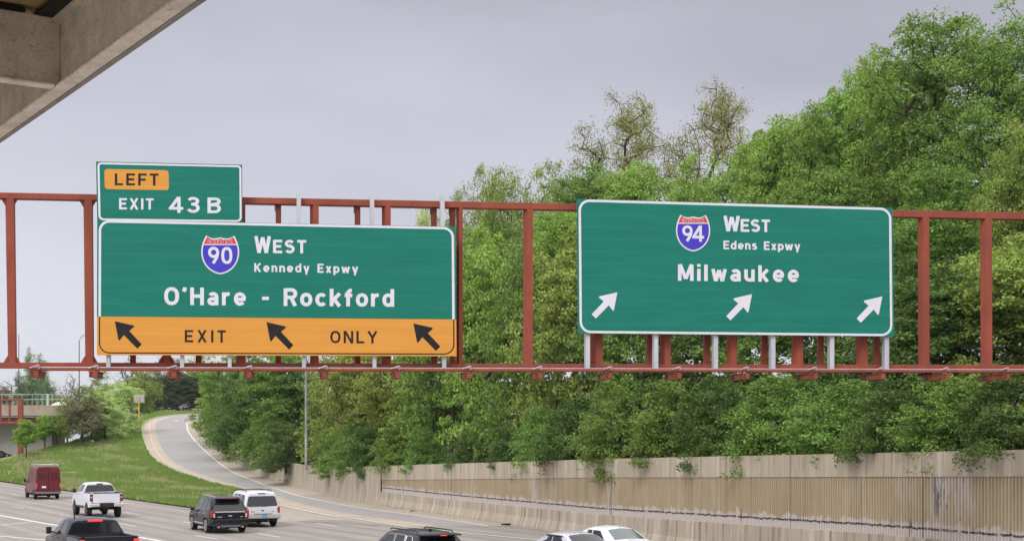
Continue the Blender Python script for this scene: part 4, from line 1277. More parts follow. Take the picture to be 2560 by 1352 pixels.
# ---- pickups
def pickup(name, label, px, py, heading, Y, paint_, tailmat, lit, rimm, bed_trim, lift=0.0, chrome=True, z=0, bedz=1.38, roof=1.92):
    t = car_at(name, label, 'pickup truck', px, py, heading, Y, z)
    zl = lift
    cab = Car([(1.93, 2.03, .55 + zl, .95 + zl, bedz + .02 + zl, roof - .03 + zl, .985, .965, .72, .09), (2.03, 2.13, .55 + zl, .95 + zl, bedz + .02 + zl, roof + zl, .995, .97, .73, .10), (3.3, 3.25, .52 + zl, .95 + zl, bedz + zl, roof + .03 + zl, 1.0, .975, .74, .10),
               (4.15, 3.65, .52 + zl, .95 + zl, bedz - .03 + zl, roof - .02 + zl, 1.0, .97, .70, .10), (4.55, 4.48, .50 + zl, .92 + zl, 1.26 + zl, 1.33 + zl, 1.0, .95, .80, .08), (5.45, 5.45, .5 + zl, .85 + zl, 1.16 + zl, 1.22 + zl, .98, .92, .76, .08), (5.85, 5.85, .45 + zl, .75 + zl, .98 + zl, 1.03 + zl, .93, .87, .66, .06)],
              (4.78,), .41 + zl * .3, .08)
    cab.body('cab', PT[paint_], t)
    bed = MB()
    # bed sides as lofted shells with a wheel arch, open box between
    for sx in (-1, 1):
        ys = sorted(set([0.0, .06, 1.88] + [round(.98 + .49 * math.sin(a), 4) for a in np.linspace(-1.57, 1.57, 13)]))
        rings = []
        for y in ys:
            d = abs(y - .98); za = .55 + zl
            if d < .49: za = max(za, .41 + zl * .3 + math.sqrt(.49 ** 2 - d * d))
            w = .97 if y < .03 else .995
            rings.append([(sx * .80, y, za), (sx * w * .985, y, za), (sx * w, y, max(.95 + zl, za + .02)), (sx * (w - .015), y, bedz - .06 + zl), (sx * (w - .05), y, bedz + zl), (sx * (w - .11), y, bedz + zl), (sx * (w - .12), y, .75 + zl)])
        b = len(bed.v); n = 7
        for r_ in rings: bed.v += r_
        for i in range(len(rings) - 1):
            for j in range(n):
                bed.f.append((b + i * n + j, b + i * n + (j + 1) % n, b + (i + 1) * n + (j + 1) % n, b + (i + 1) * n + j))
        bed.f.append(tuple(range(b, b + n))); bed.f.append(tuple(range(b + (len(rings) - 1) * n, b + len(rings) * n)))
    bed.build('cargo_bed', PT[paint_], t, smooth=35, world=False)
    bx(t, 'bed_floor', (0, .98, .78 + zl), (1.7, 1.8, .06), M['trim'], 0)
    tg_z0, tg_z1 = .80 + zl, bedz + zl
    bx(t, 'tailgate', (0, .0, (tg_z0 + tg_z1) / 2), (1.56, .09, tg_z1 - tg_z0), PT[paint_], .02)
    if bed_trim:
        bx(t, 'tailgate_cap', (0, .0, tg_z1 + .022), (1.56, .13, .05), M['trim'], .015)
        for sx in (-1, 1): bx(t, 'bed_rail_cap', (sx * .925, 1.0, bedz + .012 + zl), (.12, 1.85, .03), M['trim'], .01)
    for sx in (-1, 1):
        bx(t, 'tail_light', (sx * .885, -.008, bedz - .26 + zl), (.17, .10, .42), tailmat, .02)
        if tailmat is M['red_lens'] or tailmat is M['dark_lens']:
            bx(t, 'reverse_light', (sx * .885, -.058, bedz - .24 + zl), (.09, .015, .09), M['clear_lens'], .01)
    ch = M['chrome'] if chrome else PT[paint_]
    for sx in (-1, 1): bx(t, 'bumper_end', (sx * .70, -.10, .68 + zl), (.58, .20, .19), ch, .03)
    bx(t, 'bumper_step', (0, -.085, .66 + zl), (.84, .19, .17), M['trim'], .02)
    bx(t, 'licence_plate', (0, -.185, .66 + zl), (.30, .012, .13), M['plate_blue'] if lit else M['trim'], 0)
    bx(t, 'hitch', (0, -.05, .50 + zl), (.12, .25, .1), M['under'], .01)
    cab.rear_window(t, .07, .84, .93, .97, M['glass'])
    bx(t, 'high_brake_light', (0, 2.0, roof - .035 + zl), (.50 if lit else .36, .06, .07), M['lit_lens'] if lit else M['dark_lens'], .012)
    cab.side_window('side_window', t, 2.25, 3.05, 2.32, 3.0, M['glass'], .06, .80)
    cab.side_window('side_window', t, 3.15, 4.10, 3.1, 3.66, M['glass'], .06, .80)
    cab.top_glass('windshield', t, 4.55, 4.15, M['glass'])
    for sx in (-1, 1):
        for y in (2.35, 3.25): bx(t, 'door_handle', (sx * .99, y, bedz - .14 + zl), (.035, .18, .035), M['trim'] if paint_ == 'white' else PT[paint_], .008)
    for sx in (-1, 1):
        mb = MB(); mb.tube([(sx * .96, 2.2, .50 + zl), (sx * .98, 4.1, .50 + zl)], .05, 8); mb.build('running_board', M['trim'], t, world=False)
    mirror(t, .98, 3.95, bedz + .02 + zl, M['trim'], (.17, .12, .24))
    wheels(t, (.98, 4.78), .86, .41 + zl * .3, .29, rimm)
    mb = MB(); mb.box((0, 2.9, .50 + zl), (1.1, 5.2, .14)); mb.box((0, .98, .44 + zl), (1.5, .14, .16)); mb.lathe([(-.18, .17), (.18, .17)], (0, .98, .44 + zl), 12, 'X'); mb.box((0, 4.78, .44 + zl), (1.5, .16, .16))
    mb.build('underbody', M['under'], t, world=False)
    return t
pickup('pickup_truck', 'white crew cab pickup with a black tailgate cap and big black tyres', 266, 1294, 27.5, None, 'white', M['dark_lens'], False, M['steelwheel'], True, .10)
d48 = Vector((-14.2, 48.5, 0)); hd = R(29.5)
fwd = Vector((-math.sin(hd), math.cos(hd), 0))
o48 = d48 - fwd * 1.93
pk = pickup('pickup_truck', 'dark blue-black pickup with lit brake lights, nearest of the vehicles on the left', CX + o48.x / o48.y * F, 0, 29.5, o48.y, 'navy', M['lit_lens'], True, M['alloy'], True, .02, False, 0, 1.39, 1.89)
mb = MB(); mb.tube([(-.5, 2.9, 1.90), (-.52, 2.8, 2.06)], .02, 6); mb.build('roof_antenna', M['trim'], pk, world=False)

# ---- SUVs
def suv(name, label, px, py, heading, Y, paint_, rimm, style, z=0, Ht=1.80, boxy=0.0):
    t = car_at(name, label, 'suv', px, py, heading, Y, z)
    b = boxy
    c = Car([(0, .50 - .32 * b, .46, .78, 1.10, Ht - .12, .91, .90, .60 + .10 * b, .08), (.10, .56 - .32 * b, .40, .78, 1.10, Ht - .07, .97, .945, .64 + .10 * b, .09), (.9, 1.0, .34, .78, 1.08, Ht - .02, .995, .955, .69 + .08 * b, .10), (2.2, 2.2, .32, .78, 1.06, Ht, .995, .955, .70 + .08 * b, .10),
             (3.5, 2.95, .32, .78, 1.04, Ht - .06, .99, .945, .66 + .07 * b, .10), (3.95, 3.85, .34, .76, 1.02, 1.09, .98, .92, .78, .07), (4.65, 4.65, .36, .70, .92, .98, .95, .88, .68, .07), (4.95, 4.95, .38, .58, .74, .79, .84, .78, .52, .05)],
            (.98, 3.88), .39)
    c.body('body', PT[paint_], t)
    frame = M['chrome'] if style == 'crossover' else None
    gl = M['glass']
    c.side_window('side_window', t, 2.12, 3.40, 2.12, 2.92, gl, .06, .80, frame)
    c.side_window('side_window', t, 1.15, 2.02, 1.22, 2.02, gl, .06, .80, frame)
    c.side_window('quarter_window', t, .28, 1.05, .62 - .2 * b, 1.12, gl, .10, .78, frame)
    c.top_glass('windshield', t, 3.95, 3.5, gl)
    c.rear_window(t, .05, .80, .93, .98, gl)
    rr = MB(); 
    for sx in (-1, 1):
        w_ = .62 + .07 * b
        rr.tube([(sx * w_, .62, Ht - .03), (sx * w_, .75, Ht + .025), (sx * w_, 2.75, Ht + .03), (sx * w_, 2.9, Ht - .02)], .022, 6)
    if style == 'white': 
        for y in (1.0, 2.3): rr.tube([(-.66, y, Ht + .05), (.66, y, Ht + .05)], .02, 6)
    rr.build('roof_rail', M['trim'] if style == 'white' else (M['alloy'] if style == 'dark' else M['trim']), t, world=False)
    for sx in (-1, 1):
        for y in (1.3, 2.25): bx(t, 'door_handle', (sx * .975, y, .98), (.03, .18, .03), M['chrome'] if style != 'white' else M['trim'], .008)
    mirror(t, .95, 3.25, 1.06, M['trim'], (.18, .11, .15))
    wheels(t, (.98, 3.88), .86, .39, .25, rimm, .70 if style == 'dark' else .62, 6)
    under(t, 4.95, 1.95, .28)
    if style == 'dark':
        bx(t, 'spoiler', (0, .38, Ht - .07), (1.24, .34, .05), PT[paint_], .02)
        bx(t, 'high_brake_light', (0, .205, Ht - .075), (.96, .02, .03), M['dark_lens'], .005)
        bx(t, 'tailgate', (0, -.005, .93), (1.52, .04, .34), PT[paint_], .015)
        bx(t, 'chrome_strip', (0, -.03, 1.075), (1.50, .02, .06), M['chrome'], .01)
        for sx in (-1, 1):
            bx(t, 'tail_light', (sx * .865, .015, .98), (.19, .12, .34), M['red_lens'], .02)
            bx(t, 'reverse_light', (sx * .80, -.045, .90), (.075, .02, .20), M['clear_lens'], .01)
        bx(t, 'badge', (0, -.03, .88), (.18, .012, .05), M['chrome'], .01)
        bx(t, 'badge', (-.52, -.03, .83), (.24, .01, .03), M['chrome'], 0)
        bx(t, 'badge', (.58, -.03, .83), (.12, .01, .03), M['chrome'], 0)
        bx(t, 'bumper', (0, -.05, .62), (1.88, .22, .22), PT[paint_], .04)
        bx(t, 'bumper_lower', (0, -.03, .44), (1.74, .22, .16), M['trim'], .03)
        bx(t, 'skid_plate', (0, -.06, .37), (1.0, .2, .07), M['grey_plastic'], .02)
        for sx in (-1, 1):
            bx(t, 'reflector', (sx * .62, -.148, .52), (.26, .012, .04), M['dark_lens'], 0)
            bx(t, 'door_trim', (sx * .992, 2.4, .46), (.03, 1.9, .05), M['chrome'], .008)
            mb = MB(); mb.tube([(sx * .6, -.16, .34), (sx * .6, .2, .34)], .045, 8); mb.build('exhaust_pipe', M['chrome'], t, world=False)
    if style == 'white':
        bx(t, 'high_brake_light', (0, .13, Ht - .105), (.40, .03, .04), M['dark_lens'], .005)
        bx(t, 'tailgate', (0, -.008, .90), (1.52, .04, .36), PT[paint_], .015)
        for sx in (-1, 1): bx(t, 'tail_light', (sx * .885, .01, .93), (.13, .10, .32), M['red_lens'], .02)
        bx(t, 'bumper', (0, -.06, .60), (1.90, .24, .24), M['tan_plastic'], .04)
        bx(t, 'bumper_step', (0, -.10, .725), (1.0, .16, .02), M['trim'], 0)
        bx(t, 'licence_plate', (.06, -.185, .63), (.31, .012, .155), M['plate_blue'], 0)
        bx(t, 'badge', (0, -.035, .90), (.13, .012, .055), M['trim'], .02)
        bx(t, 'badge', (-.55, -.035, .84), (.16, .012, .03), M['trim'], 0)
        bx(t, 'badge', (.55, -.035, .84), (.10, .012, .03), M['trim'], 0)
        bx(t, 'valance', (0, .0, .42), (1.6, .2, .14), M['under'], .02)
        mb = MB(); mb.tube([(.16, -.03, 1.03), (.20, .0, 1.12), (-.22, .04, 1.20)], .014, 5); mb.build('wiper', M['trim'], t, world=False)
        mb = MB(); mb.tube([(.3, -.05, .36), (.34, .3, .4)], .04, 8); mb.build('exhaust_pipe', M['chrome'], t, world=False)
    if style == 'crossover':
        bx(t, 'spoiler', (0, .28, Ht - .075), (1.32, .50, .05), PT[paint_], .022)
        bx(t, 'high_brake_light', (.02, .024, Ht - .085), (.24, .025, .032), M['lit_lens'], .006)
        for sx in (-1, 1): bx(t, 'tail_light', (sx * .86, .015, .98), (.20, .12, .18), M['red_lens'], .02)
        bx(t, 'tailgate', (0, -.006, .88), (1.5, .04, .36), PT[paint_], .015)
        bx(t, 'bumper', (0, -.05, .58), (1.86, .22, .28), PT[paint_], .05)
        mb = MB(); mb.box((.0, 1.05, Ht + .05), (.05, .2, .07)); mb.build('roof_antenna', PT[paint_], t, world=False, bevel=.02)
        bx(t, 'licence_plate', (0, -.03, .82), (.31, .012, .155), M['plate_white'], 0)
    return t
suv('suv', 'black suv with silver wheels and a chrome strip across its tailgate', 575, 1331, 26.0, 70.6, 'black', M['alloy'], 'dark', 0, 1.80)
suv('suv', 'older white suv with a tan bumper half hidden behind the black one', 656, 0, 25.5, 75.6, 'white', M['steelwheel'], 'white', 0, 1.92, 1.0)
hd = R(27.5); fwd = Vector((-math.sin(hd), math.cos(hd), 0))
o46 = Vector((-2.35, 45.8, 0)) - fwd * .35
suv('suv', 'dark crossover with a single lit brake light, cut off by the bottom edge', CX + o46.x / o46.y * F, 0, 27.5, o46.y, 'navy', M['alloy'], 'crossover', 0, 1.66)

# ---- sedans
def sedan(name, label, px, Y, heading, paint_, z=0, Ht=1.45, glass='glass', visor=False, group='vehicles driving away along the expressway'):
    t = car_at(name, label, 'car', px, 0, heading, Y, z, group)
    c = Car([(0, 0, .42, .68, .90, .95, .84, .82, .60, .05), (.10, .1, .36, .68, .93, 1.0, .90, .86, .68, .06), (.62, .62, .32, .68, .93, 1.02, .915, .87, .70, .07), (.80, 1.42, .30, .68, .93, Ht - .035, .92, .875, .58, .11), (1.5, 1.75, .30, .68, .92, Ht - .005, .92, .875, .62, .13), (2.4, 2.4, .30, .68, .91, Ht, .92, .875, .63, .13),
             (3.35, 2.72, .30, .68, .90, Ht - .05, .92, .87, .58, .12), (3.72, 3.6, .30, .66, .89, .96, .915, .86, .72, .06), (4.5, 4.5, .32, .62, .80, .86, .88, .82, .62, .06), (4.8, 4.8, .34, .52, .64, .68, .76, .70, .44, .05)],
            (.98, 3.82), .33)
    c.body('body', PT[paint_], t)
    gl = M['glass']
    c.top_glass('rear_window', t, .62, .80, M[glass], .10, .93, .98, .010)
    c.top_glass('windshield', t, 3.72, 3.35, gl)
    c.side_window('side_window', t, 1.02, 2.05, 1.42, 2.05, gl, .08, .80)
    c.side_window('side_window', t, 2.13, 3.25, 2.13, 2.72, gl, .08, .80)
    if visor:
        for sx in (-1, 1):
            mb = MB()
            mb.tube([c.side(y, .82, sx, .02) for y in np.linspace(1.2, 3.0, 9)], .02, 5); mb.build('rain_visor', M['trim'], t, world=False)
    for sx in (-1, 1):
        bx(t, 'tail_light', (sx * .70, .02, .84), (.34, .10, .14), M['red_lens'], .02)
        for y in (1.6, 2.5): bx(t, 'door_handle', (sx * .90, y, .82), (.03, .17, .03), PT[paint_], .008)
    bx(t, 'bumper', (0, -.03, .56), (1.72, .18, .26), PT[paint_], .05)
    bx(t, 'licence_plate', (0, -.01, .80), (.31, .012, .155), M['plate_white'], 0)
    bx(t, 'high_brake_light', (0, .66, 1.045), (.24, .05, .025), M['dark_lens'], .005)
    mb = MB(); mb.box((0, 1.52, Ht + .045), (.035, .12, .045)); mb.build('roof_antenna', PT[paint_], t, world=False, bevel=.012)
    mirror(t, .88, 3.05, .92, PT[paint_], (.16, .10, .12))
    wheels(t, (.98, 3.82), .79, .33, .21, M['alloy'])
    under(t, 4.8, 1.8, .22)
    return t
def at_roof(px, Y, heading, yr):
    h_ = R(heading); p = Vector(((px - CX) / F * Y, Y, 0)) - Vector((-math.sin(h_), math.cos(h_), 0)) * yr
    return CX + p.x / p.y * F, p.y
px_, Y_ = at_roof(1452, 48.9, 27.5, 1.45)
sedan('sedan', 'silver sedan with dark window visors, only its roof in view', px_, Y_, 27.5, 'silver', 0, 1.43, 'glass', True)
px_, Y_ = at_roof(1548, 51.9, 27.5, 1.45)
sedan('sedan', 'white sedan with a pale rear window, beside the silver one at the bottom edge', px_, Y_, 27.5, 'white', 0, 1.44, 'glass_pale')
sedan('sedan', 'small dark car on the street at the far left edge', 17, 195, 62, 'black', 1.755, 1.5, 'glass', False, None)
sedan('sedan', 'white car crossing the overpass behind its railing', 190, 203.5, 90, 'white', 8.60, 1.5, 'glass', False, None)

# ================================================================== overpass and street furniture far left
M['parapet'] = worn('stained_parapet', (.37, .315, .26), (.29, .24, .19), .8, .9, 0, .2, (1, 1, .3))
M['rust_stain'] = worn('rust_stain', (.33, .17, .07), (.42, .28, .17), 3, .9)
M['girder'] = worn('dark_girder', (.075, .025, .022), (.055, .022, .02), 1, .7, 0, .3)
M['abut'] = worn('pale_abutment', (.34, .31, .295), (.27, .25, .235), .35, .9, 0, .2, (1, 1, .3))
YB = 201.0
ov = thing('overpass', 'concrete road overpass with a railing and dark steel girder', 'bridge', (-75, YB, 1.6))
zz = lambda py: H - (py - HY) / F * YB
def span(nm, y0, y1, z0, z1, mat, x0=-120, x1=-61.8):
    mb = MB(); mb.box(((x0 + x1) / 2, (y0 + y1) / 2, (z0 + z1) / 2), (x1 - x0, y1 - y0, z1 - z0)); return mb.build(nm, mat, ov)
span('parapet', YB, YB + .35, zz(1036), zz(1012.5), M['parapet'])
span('parapet', YB + 9.6, YB + 9.95, zz(1036), zz(1012.5), M['parapet'])
span('deck', YB + .05, YB + 9.9, zz(1037) - .35, zz(1037), M['parapet'])
span('drip_edge', YB - .12, YB + .36, zz(1036) - .14, zz(1036) - .003, M['abut'])
for k in range(4): span('girder', YB + .2 + 2.9 * k, YB + .5 + 2.9 * k, zz(1057.5), zz(1037) - .36, M['girder'])
span('abutment', YB + 3, YB + 9, .5, zz(1037) - .37, M['abut'], -120, -66)
mb = MB()
for x in (-73.0, -71.6, -70.9, -69.8, -68.2, -66.9): mb.box((x, YB - .004, zz(1018) + .05), (.22, .012, .5 + .3 * ((x * 7) % 1)))
mb.build('rust_streak', M['rust_stain'], ov)
rl = MB()
for z in (zz(985.5), zz(998)): rl.tube([(-120, YB + .15, z), (-62, YB + .15, z)], .04, 6)
for x in np.arange(-119, -62, 1.42): rl.tube([(x, YB + .15, zz(1013)), (x, YB + .15, zz(985.5))], .035, 5)
for x in np.arange(-118.3, -62, 1.42): rl.tube([(x, YB + .15, zz(1013)), (x, YB + .15, zz(998))], .025, 5)
rl.build('railing', M['galv'], ov)
mb = MB(); mb.box((-65.65, YB + .1, (zz(1014) + zz(984)) / 2), (.3, .3, zz(984) - zz(1014))); mb.build('railing_post', M['galv'], ov)
YS = 190.0
fg = thing('sign_gantry', 'distant rust red gantry frame in front of the overpass', 'gantry', (P(51, 1140, YS).x, YS, 1.8))
def frm(x0, x1, y0, y1, nm, d=.5):
    a, b = P(x0, y0, YS), P(x1, y1, YS); mb = MB()
    mb.box(((a.x + b.x) / 2, YS, (a.z + b.z) / 2), (abs(b.x - a.x), d, abs(a.z - b.z))); mb.build(nm, M['steel'], fg)
frm(46, 57, 997, 1142, 'post', .6)
frm(-220, 45.8, 997, 1001, 'top_chord'); frm(-220, 45.8, 1053, 1058, 'bottom_chord')
for x in (24, 1.5, -24, -50, -76, -102, -128, -154, -180, -206): frm(x - 1.6, x + 1.6, 1001.2, 1052.8, 'upright', .3)

M['lamp_post'] = worn('weathered_pole', (.40, .39, .39), (.22, .21, .21), 3, .7, .1, .3, (1, 1, .2))
M['pole_dark'] = plain('dark_pole', (.06, .065, .075), .7)
def lamp(label, px, Y, base_py, top_py, mat, r=.10, arm=2.4, head=True, sgn=1):
    b = P(px, base_py, Y); t = P(px, top_py, Y)
    o = thing('street_lamp', label, 'street lamp', tuple(b), 0, 'tall lamp posts')
    mb = MB(); mb.tube([b - Vector((0, 0, .3)), b + (t - b) * .5, t], [r, r * .85, r * .65], 8); mb.build('pole', mat, o)
    if head:
        mb = MB(); mb.tube([t - Vector((0, 0, .2)), t + Vector((.25 * sgn, 0, .45)), t + Vector((arm * .5 * sgn, 0, .9)), t + Vector((arm * sgn, 0, 1.05))], r * .5, 6)
        mb.build('arm', mat, o)
        mb = MB(); mb.box(t + Vector((arm * sgn + .3, 0, 1.04)), (.75, .3, .14)); mb.build('lamp_head', mat, o, bevel=.03)
lamp('thin dark lamp post rising beside the left sign, in front of the bright bushes', 198, 240, 1080, 851, M['pole_dark'], .11, 1.6)
lamp('slim dark lamp post near the poplars at far left', 47, 260, 1110, 836, M['pole_dark'], .09, 0, False)
lamp('pale weathered lamp post standing behind the wall where it meets the ramp', 765, 131, 1166, 800, M['lamp_post'], .125, 2.4)
lamp('faint pale lamp post half hidden among the trees above the ramp', 572, 186, 1096, 840, M['lamp_post'], .10, 2.4)
b = P(347, 1044, 211)
sg = thing('roadside_sign', 'back of a small pale sign on a yellow post beside the ramp', 'road sign', tuple(b))
mb = MB(); mb.box(b + Vector((0, 0, 1.4)), (.16, .10, 3.6)); mb.build('post', worn('yellow_post_paint', (.62, .36, .05), (.55, .32, .06), 4), sg)
mb = MB(); mb.box(P(347.5, 995.5, 211) + Vector((0, .08, 0)), (1.55, .03, 1.1)); mb.build('panel', worn('bare_aluminium', (.40, .40, .38), (.33, .33, .31), 4), sg, bevel=.0)
bl = MB(); q = P(231.5, 1108, 203)
bl.lathe([(-.22, .03), (-.2, .12), (-.12, .2), (0, .24), (.12, .2), (.2, .12), (.22, .03)], (q.x, q.y, gz(q.x, q.y) + .22), 16, 'Z')
tag(bl.build('ball', plain('white_ball', (.8, .8, .8), .5), smooth=80), 'white ball lying on the grass slope', 'ball')
# road debris along the foot of the wall
for (px, py, w, lab) in ((1030, 1278, .7, 'scrap of dark debris at the wall foot, leftmost of the scraps'), (1265, 1312, 1.1, 'long clump of dark debris at the foot of the wall'), (1338, 1320, .4, 'small dark scrap at the wall foot above the silver sedan'),
                         (708, 1201, 1.1, 'stick lying on the ramp shoulder')):
    x, y = gp2(px, py)
    if px == 708: y = 142.0; x = (708 - CX) / F * y
    zg = .02 if px != 708 else H - (py - HY) / F * y
    mb = MB()
    for k in range(5):
        mb.box((x + random.uniform(-w, w) * .35, y + random.uniform(-.1, .1) + .0, zg + .04), (w * random.uniform(.2, .5), .1, .05 + .05 * random.random()), random.uniform(-.6, .6) + R(-65))
    tag(mb.build('road_debris', M['patch'] if px != 1265 else M['under']), lab, 'debris')
x, y = gp2(1621, 1346)
mb = MB(); mb.box((x, y, .03), (.35, .12, .05), .6); mb.box((x - .1, y + .05, .04), (.14, .2, .07), .2); tag(mb.build('litter', M['plate_white']), 'scrap of white litter on the shoulder right of the white sedan', 'litter')

# ================================================================== trees
def skeleton(rng, trunk, cents, spread=.5):
    nodes = [np.array(p, float) for p in trunk]; par = [-1] + list(range(len(trunk) - 1))
    tip = []
    base = nodes[0]
    order = np.argsort(np.linalg.norm(cents - np.mean(nodes[len(nodes) // 2:], 0), axis=1))
    arr = list(nodes)
    for ci in order:
        c = cents[ci]; A = np.array(arr)
        d = np.linalg.norm(A - c, axis=1)
        up = A[:, 2] - c[2]
        cost = d + np.where(up > 0, up * 1.2, 0) + np.where(np.arange(len(A)) < 2, 2.0, 0)
        j = int(np.argmin(cost)); a = A[j]; L = d[j]
        n = max(1, min(4, int(L / .6)))
        pj = j
        for k in range(1, n + 1):
            f = k / n
            p = a + (c - a) * f + rng.normal(0, .07 * L, 3) * (f < 1) + np.array([0, 0, -.06 * L * math.sin(f * math.pi)])
            arr.append(p); par.append(pj); pj = len(arr) - 1
        tip.append((ci, pj))
    return np.array(arr), np.array(par), tip

def branch_mesh(name, P_, par, tips, r_tip, expo, rmax, mat, kseg=5, rmin=0.0):
    n = len(P_); acc = np.zeros(n)
    for _, t in tips: acc[t] += r_tip ** expo
    for i in range(n - 1, 0, -1):
        if acc[i] == 0: acc[i] = r_tip ** expo * .5
        acc[par[i]] += acc[i] * (.96)
    rad = np.minimum(acc ** (1 / expo), rmax)
    V, Fc = [], []
    for i in range(1, n):
        a, b = P_[par[i]], P_[i]; t = b - a; L = np.linalg.norm(t)
        if L < 1e-4 or rad[i] < rmin: continue
        t = t / L
        u = np.cross(t, [0, 0, 1.0]) if abs(t[2]) < .9 else np.cross(t, [1.0, 0, 0])
        u /= np.linalg.norm(u); w = np.cross(t, u)
        k = kseg if rad[i] > .05 else 3
        r0 = min(rad[par[i]], rad[i] * 1.5); b0 = len(V)
        for q, r in ((a - t * r0 * .3, r0), (b + t * rad[i] * .3, rad[i])):
            for j in range(k):
                an = 2 * math.pi * j / k
                V.append(q + (u * math.cos(an) + w * math.sin(an)) * r)
        for j in range(k): Fc.append((b0 + j, b0 + (j + 1) % k, b0 + k + (j + 1) % k, b0 + k + j))
    me = bpy.data.meshes.new(name); me.from_pydata([tuple(v) for v in V], [], Fc); me.materials.append(mat)
    for p in me.polygons: p.use_smooth = True
    return me

def leaf_mesh(name, rng, pos, out, size, mat, aspect=.62, upb=.55, outb=.5):
    n = len(pos)
    nv = rng.normal(0, 1, (n, 3)) * .75 + np.array([0, 0, upb]) + out * outb
    nv /= np.linalg.norm(nv, axis=1)[:, None] + 1e-9
    d = rng.normal(0, 1, (n, 3)); d -= nv * (d * nv).sum(1)[:, None]; d /= np.linalg.norm(d, axis=1)[:, None] + 1e-9
    s = np.cross(nv, d)
    L = (size * (.65 + .7 * rng.random(n)))[:, None]
    lift = nv * L * .12
    V = np.stack([pos - d * L * .5, pos + s * L * aspect * .5 + lift, pos + d * L * .5, pos - s * L * aspect * .5 + lift], 1).reshape(-1, 3).astype(np.float32)
    m = bpy.data.meshes.new(name)
    m.vertices.add(n * 4); m.vertices.foreach_set('co', V.ravel())
    m.loops.add(n * 4); m.loops.foreach_set('vertex_index', np.arange(n * 4, dtype=np.int32))
    m.polygons.add(n); m.polygons.foreach_set('loop_start', np.arange(0, n * 4, 4, dtype=np.int32))
    m.update(); m.validate(); m.materials.append(mat)
    return m

def make_tree(seed, Ht, trunk_top, lobes, ncl, clr, lpc, leaf, leafmat, r_tip=.012, expo=2.3, rmax=.35, bark='bark', flat=.6, shell=.45, inner=.3, stems=1, twig=0.0):
    """lobes: (cx, cy, cz, rx, ry, rz) ellipsoids that make up the uneven crown"""
    rng = np.random.default_rng(seed)
    lob = np.array(lobes, float)
    vol = lob[:, 3] * lob[:, 4] * lob[:, 5]; pick = rng.choice(len(lob), ncl * 3, p=vol ** .75 / (vol ** .75).sum())
    d = rng.normal(0, 1, (ncl * 3, 3)); d /= np.linalg.norm(d, axis=1)[:, None]
    rr = rng.random(ncl * 3) ** (shell) * (1 + rng.normal(0, .06, ncl * 3))
    c = lob[pick, :3] + d * rr[:, None] * lob[pick, 3:]
    keep = []
    for i in range(len(c)):
        ins = ((((c[i] - lob[:, :3]) / lob[:, 3:]) ** 2).sum(1) < .45).any()
        if ins and rng.random() > inner: continue
        keep.append(i)
        if len(keep) >= ncl: break
    c = c[keep]; dirs = d[keep]
    cen = (lob[:, :3] * vol[:, None]).sum(0) / vol.sum()
    trunk = [(0, 0, -.4)]
    for k in range(1, 8):
        f = k / 7
        trunk.append((cen[0] * f * .7 + rng.normal(0, .02) * Ht * f, cen[1] * f * .7 + rng.normal(0, .02) * Ht * f, trunk_top * f))
    P_, par, tips = skeleton(rng, trunk, c)
    tm = branch_mesh('trunk', P_, par, tips, r_tip, expo, rmax, M[bark])
    cnt = np.maximum(4, (lpc * rng.uniform(.45, 1.5, len(c)))).astype(int)
    cl_s = clr * rng.uniform(.65, 1.35, len(c))
    idx = np.repeat(np.arange(len(c)), cnt)
    g_ = rng.normal(0, 1, (len(idx), 3)); g_ /= np.linalg.norm(g_, axis=1)[:, None]
    g_ *= (rng.random(len(idx)) ** .5)[:, None]
    # each clump is a tilted flattened puff, tips drooping a little
    g_[:, 2] *= flat
    tilt = dirs[idx]
    pos = c[idx] + g_ * cl_s[idx][:, None] + tilt * (g_[:, :1] * .35 * cl_s[idx][:, None])
    pos[:, 2] -= (g_[:, 0] ** 2 + g_[:, 1] ** 2) * cl_s[idx] * .25
    outv = pos - cen; outv /= np.linalg.norm(outv, axis=1)[:, None] + 1e-9
    lm = leaf_mesh('crown', rng, pos, outv, np.full(len(pos), leaf), LF[leafmat])
    return tm, lm, Ht, 2 * max(np.abs(lob[:, 0]).max() + lob[:, 3].max() * .55, lob[:, 3].max())

def lobes_round(rng, Ht, W, base, n=7, squash=1.0):
    o = [(0, 0, (Ht + base) / 2 * 1.02, W * .30, W * .30, (Ht - base) * .44)]
    for k in range(n):
        a = 2 * math.pi * k / n + rng.uniform(-.3, .3); z = rng.uniform(.18, .80)
        rad = W * .5 * (.58 if z < .6 else .38)
        s = W * rng.uniform(.17, .25)
        o.append((math.cos(a) * rad, math.sin(a) * rad, base + (Ht - base) * z, s, s, s * squash * rng.uniform(.8, 1.15)))
    s = W * .2; o.append((rng.uniform(-.1, .1) * W, rng.uniform(-.1, .1) * W, Ht - s * 1.0, s, s, s))
    return o

PROTO = {}
def proto(kind, meshes, name, cat):
    PROTO.setdefault(kind, []).append((meshes, name, cat))
rg = np.random.default_rng(11)
for k in range(3):   # dense bushes on the wall top
    proto('bush', make_tree(20 + k, 4.0, 2.2, lobes_round(rg, 4.0, 4.0, -.7, 10, 1.05), 270, .40, 58, .112, 'mid', .008, 2.2, .09, flat=.55, shell=.4, inner=.25), 'bush', 'bush')
for k in range(3):   # mid-height trees
    proto('mid', make_tree(40 + k, 9.0, 6.0, lobes_round(rg, 9.0, 6.4, -.6, 11, 1.25), 340, .58, 72, .155, 'mid', .013, 2.3, .2, shell=.45, inner=.3, flat=.42), 'leafy_tree', 'tree')
for k in range(4):   # tall canopy trees
    proto('tall', make_tree(60 + k, 18.0, 12.5, lobes_round(rg, 18.0, 11.0, 4.0, 10, 1.15), 540, .84, 92, .19, 'spring', .018, 2.3, .36, shell=.45, inner=.3, flat=.38), 'tall_tree', 'tree')
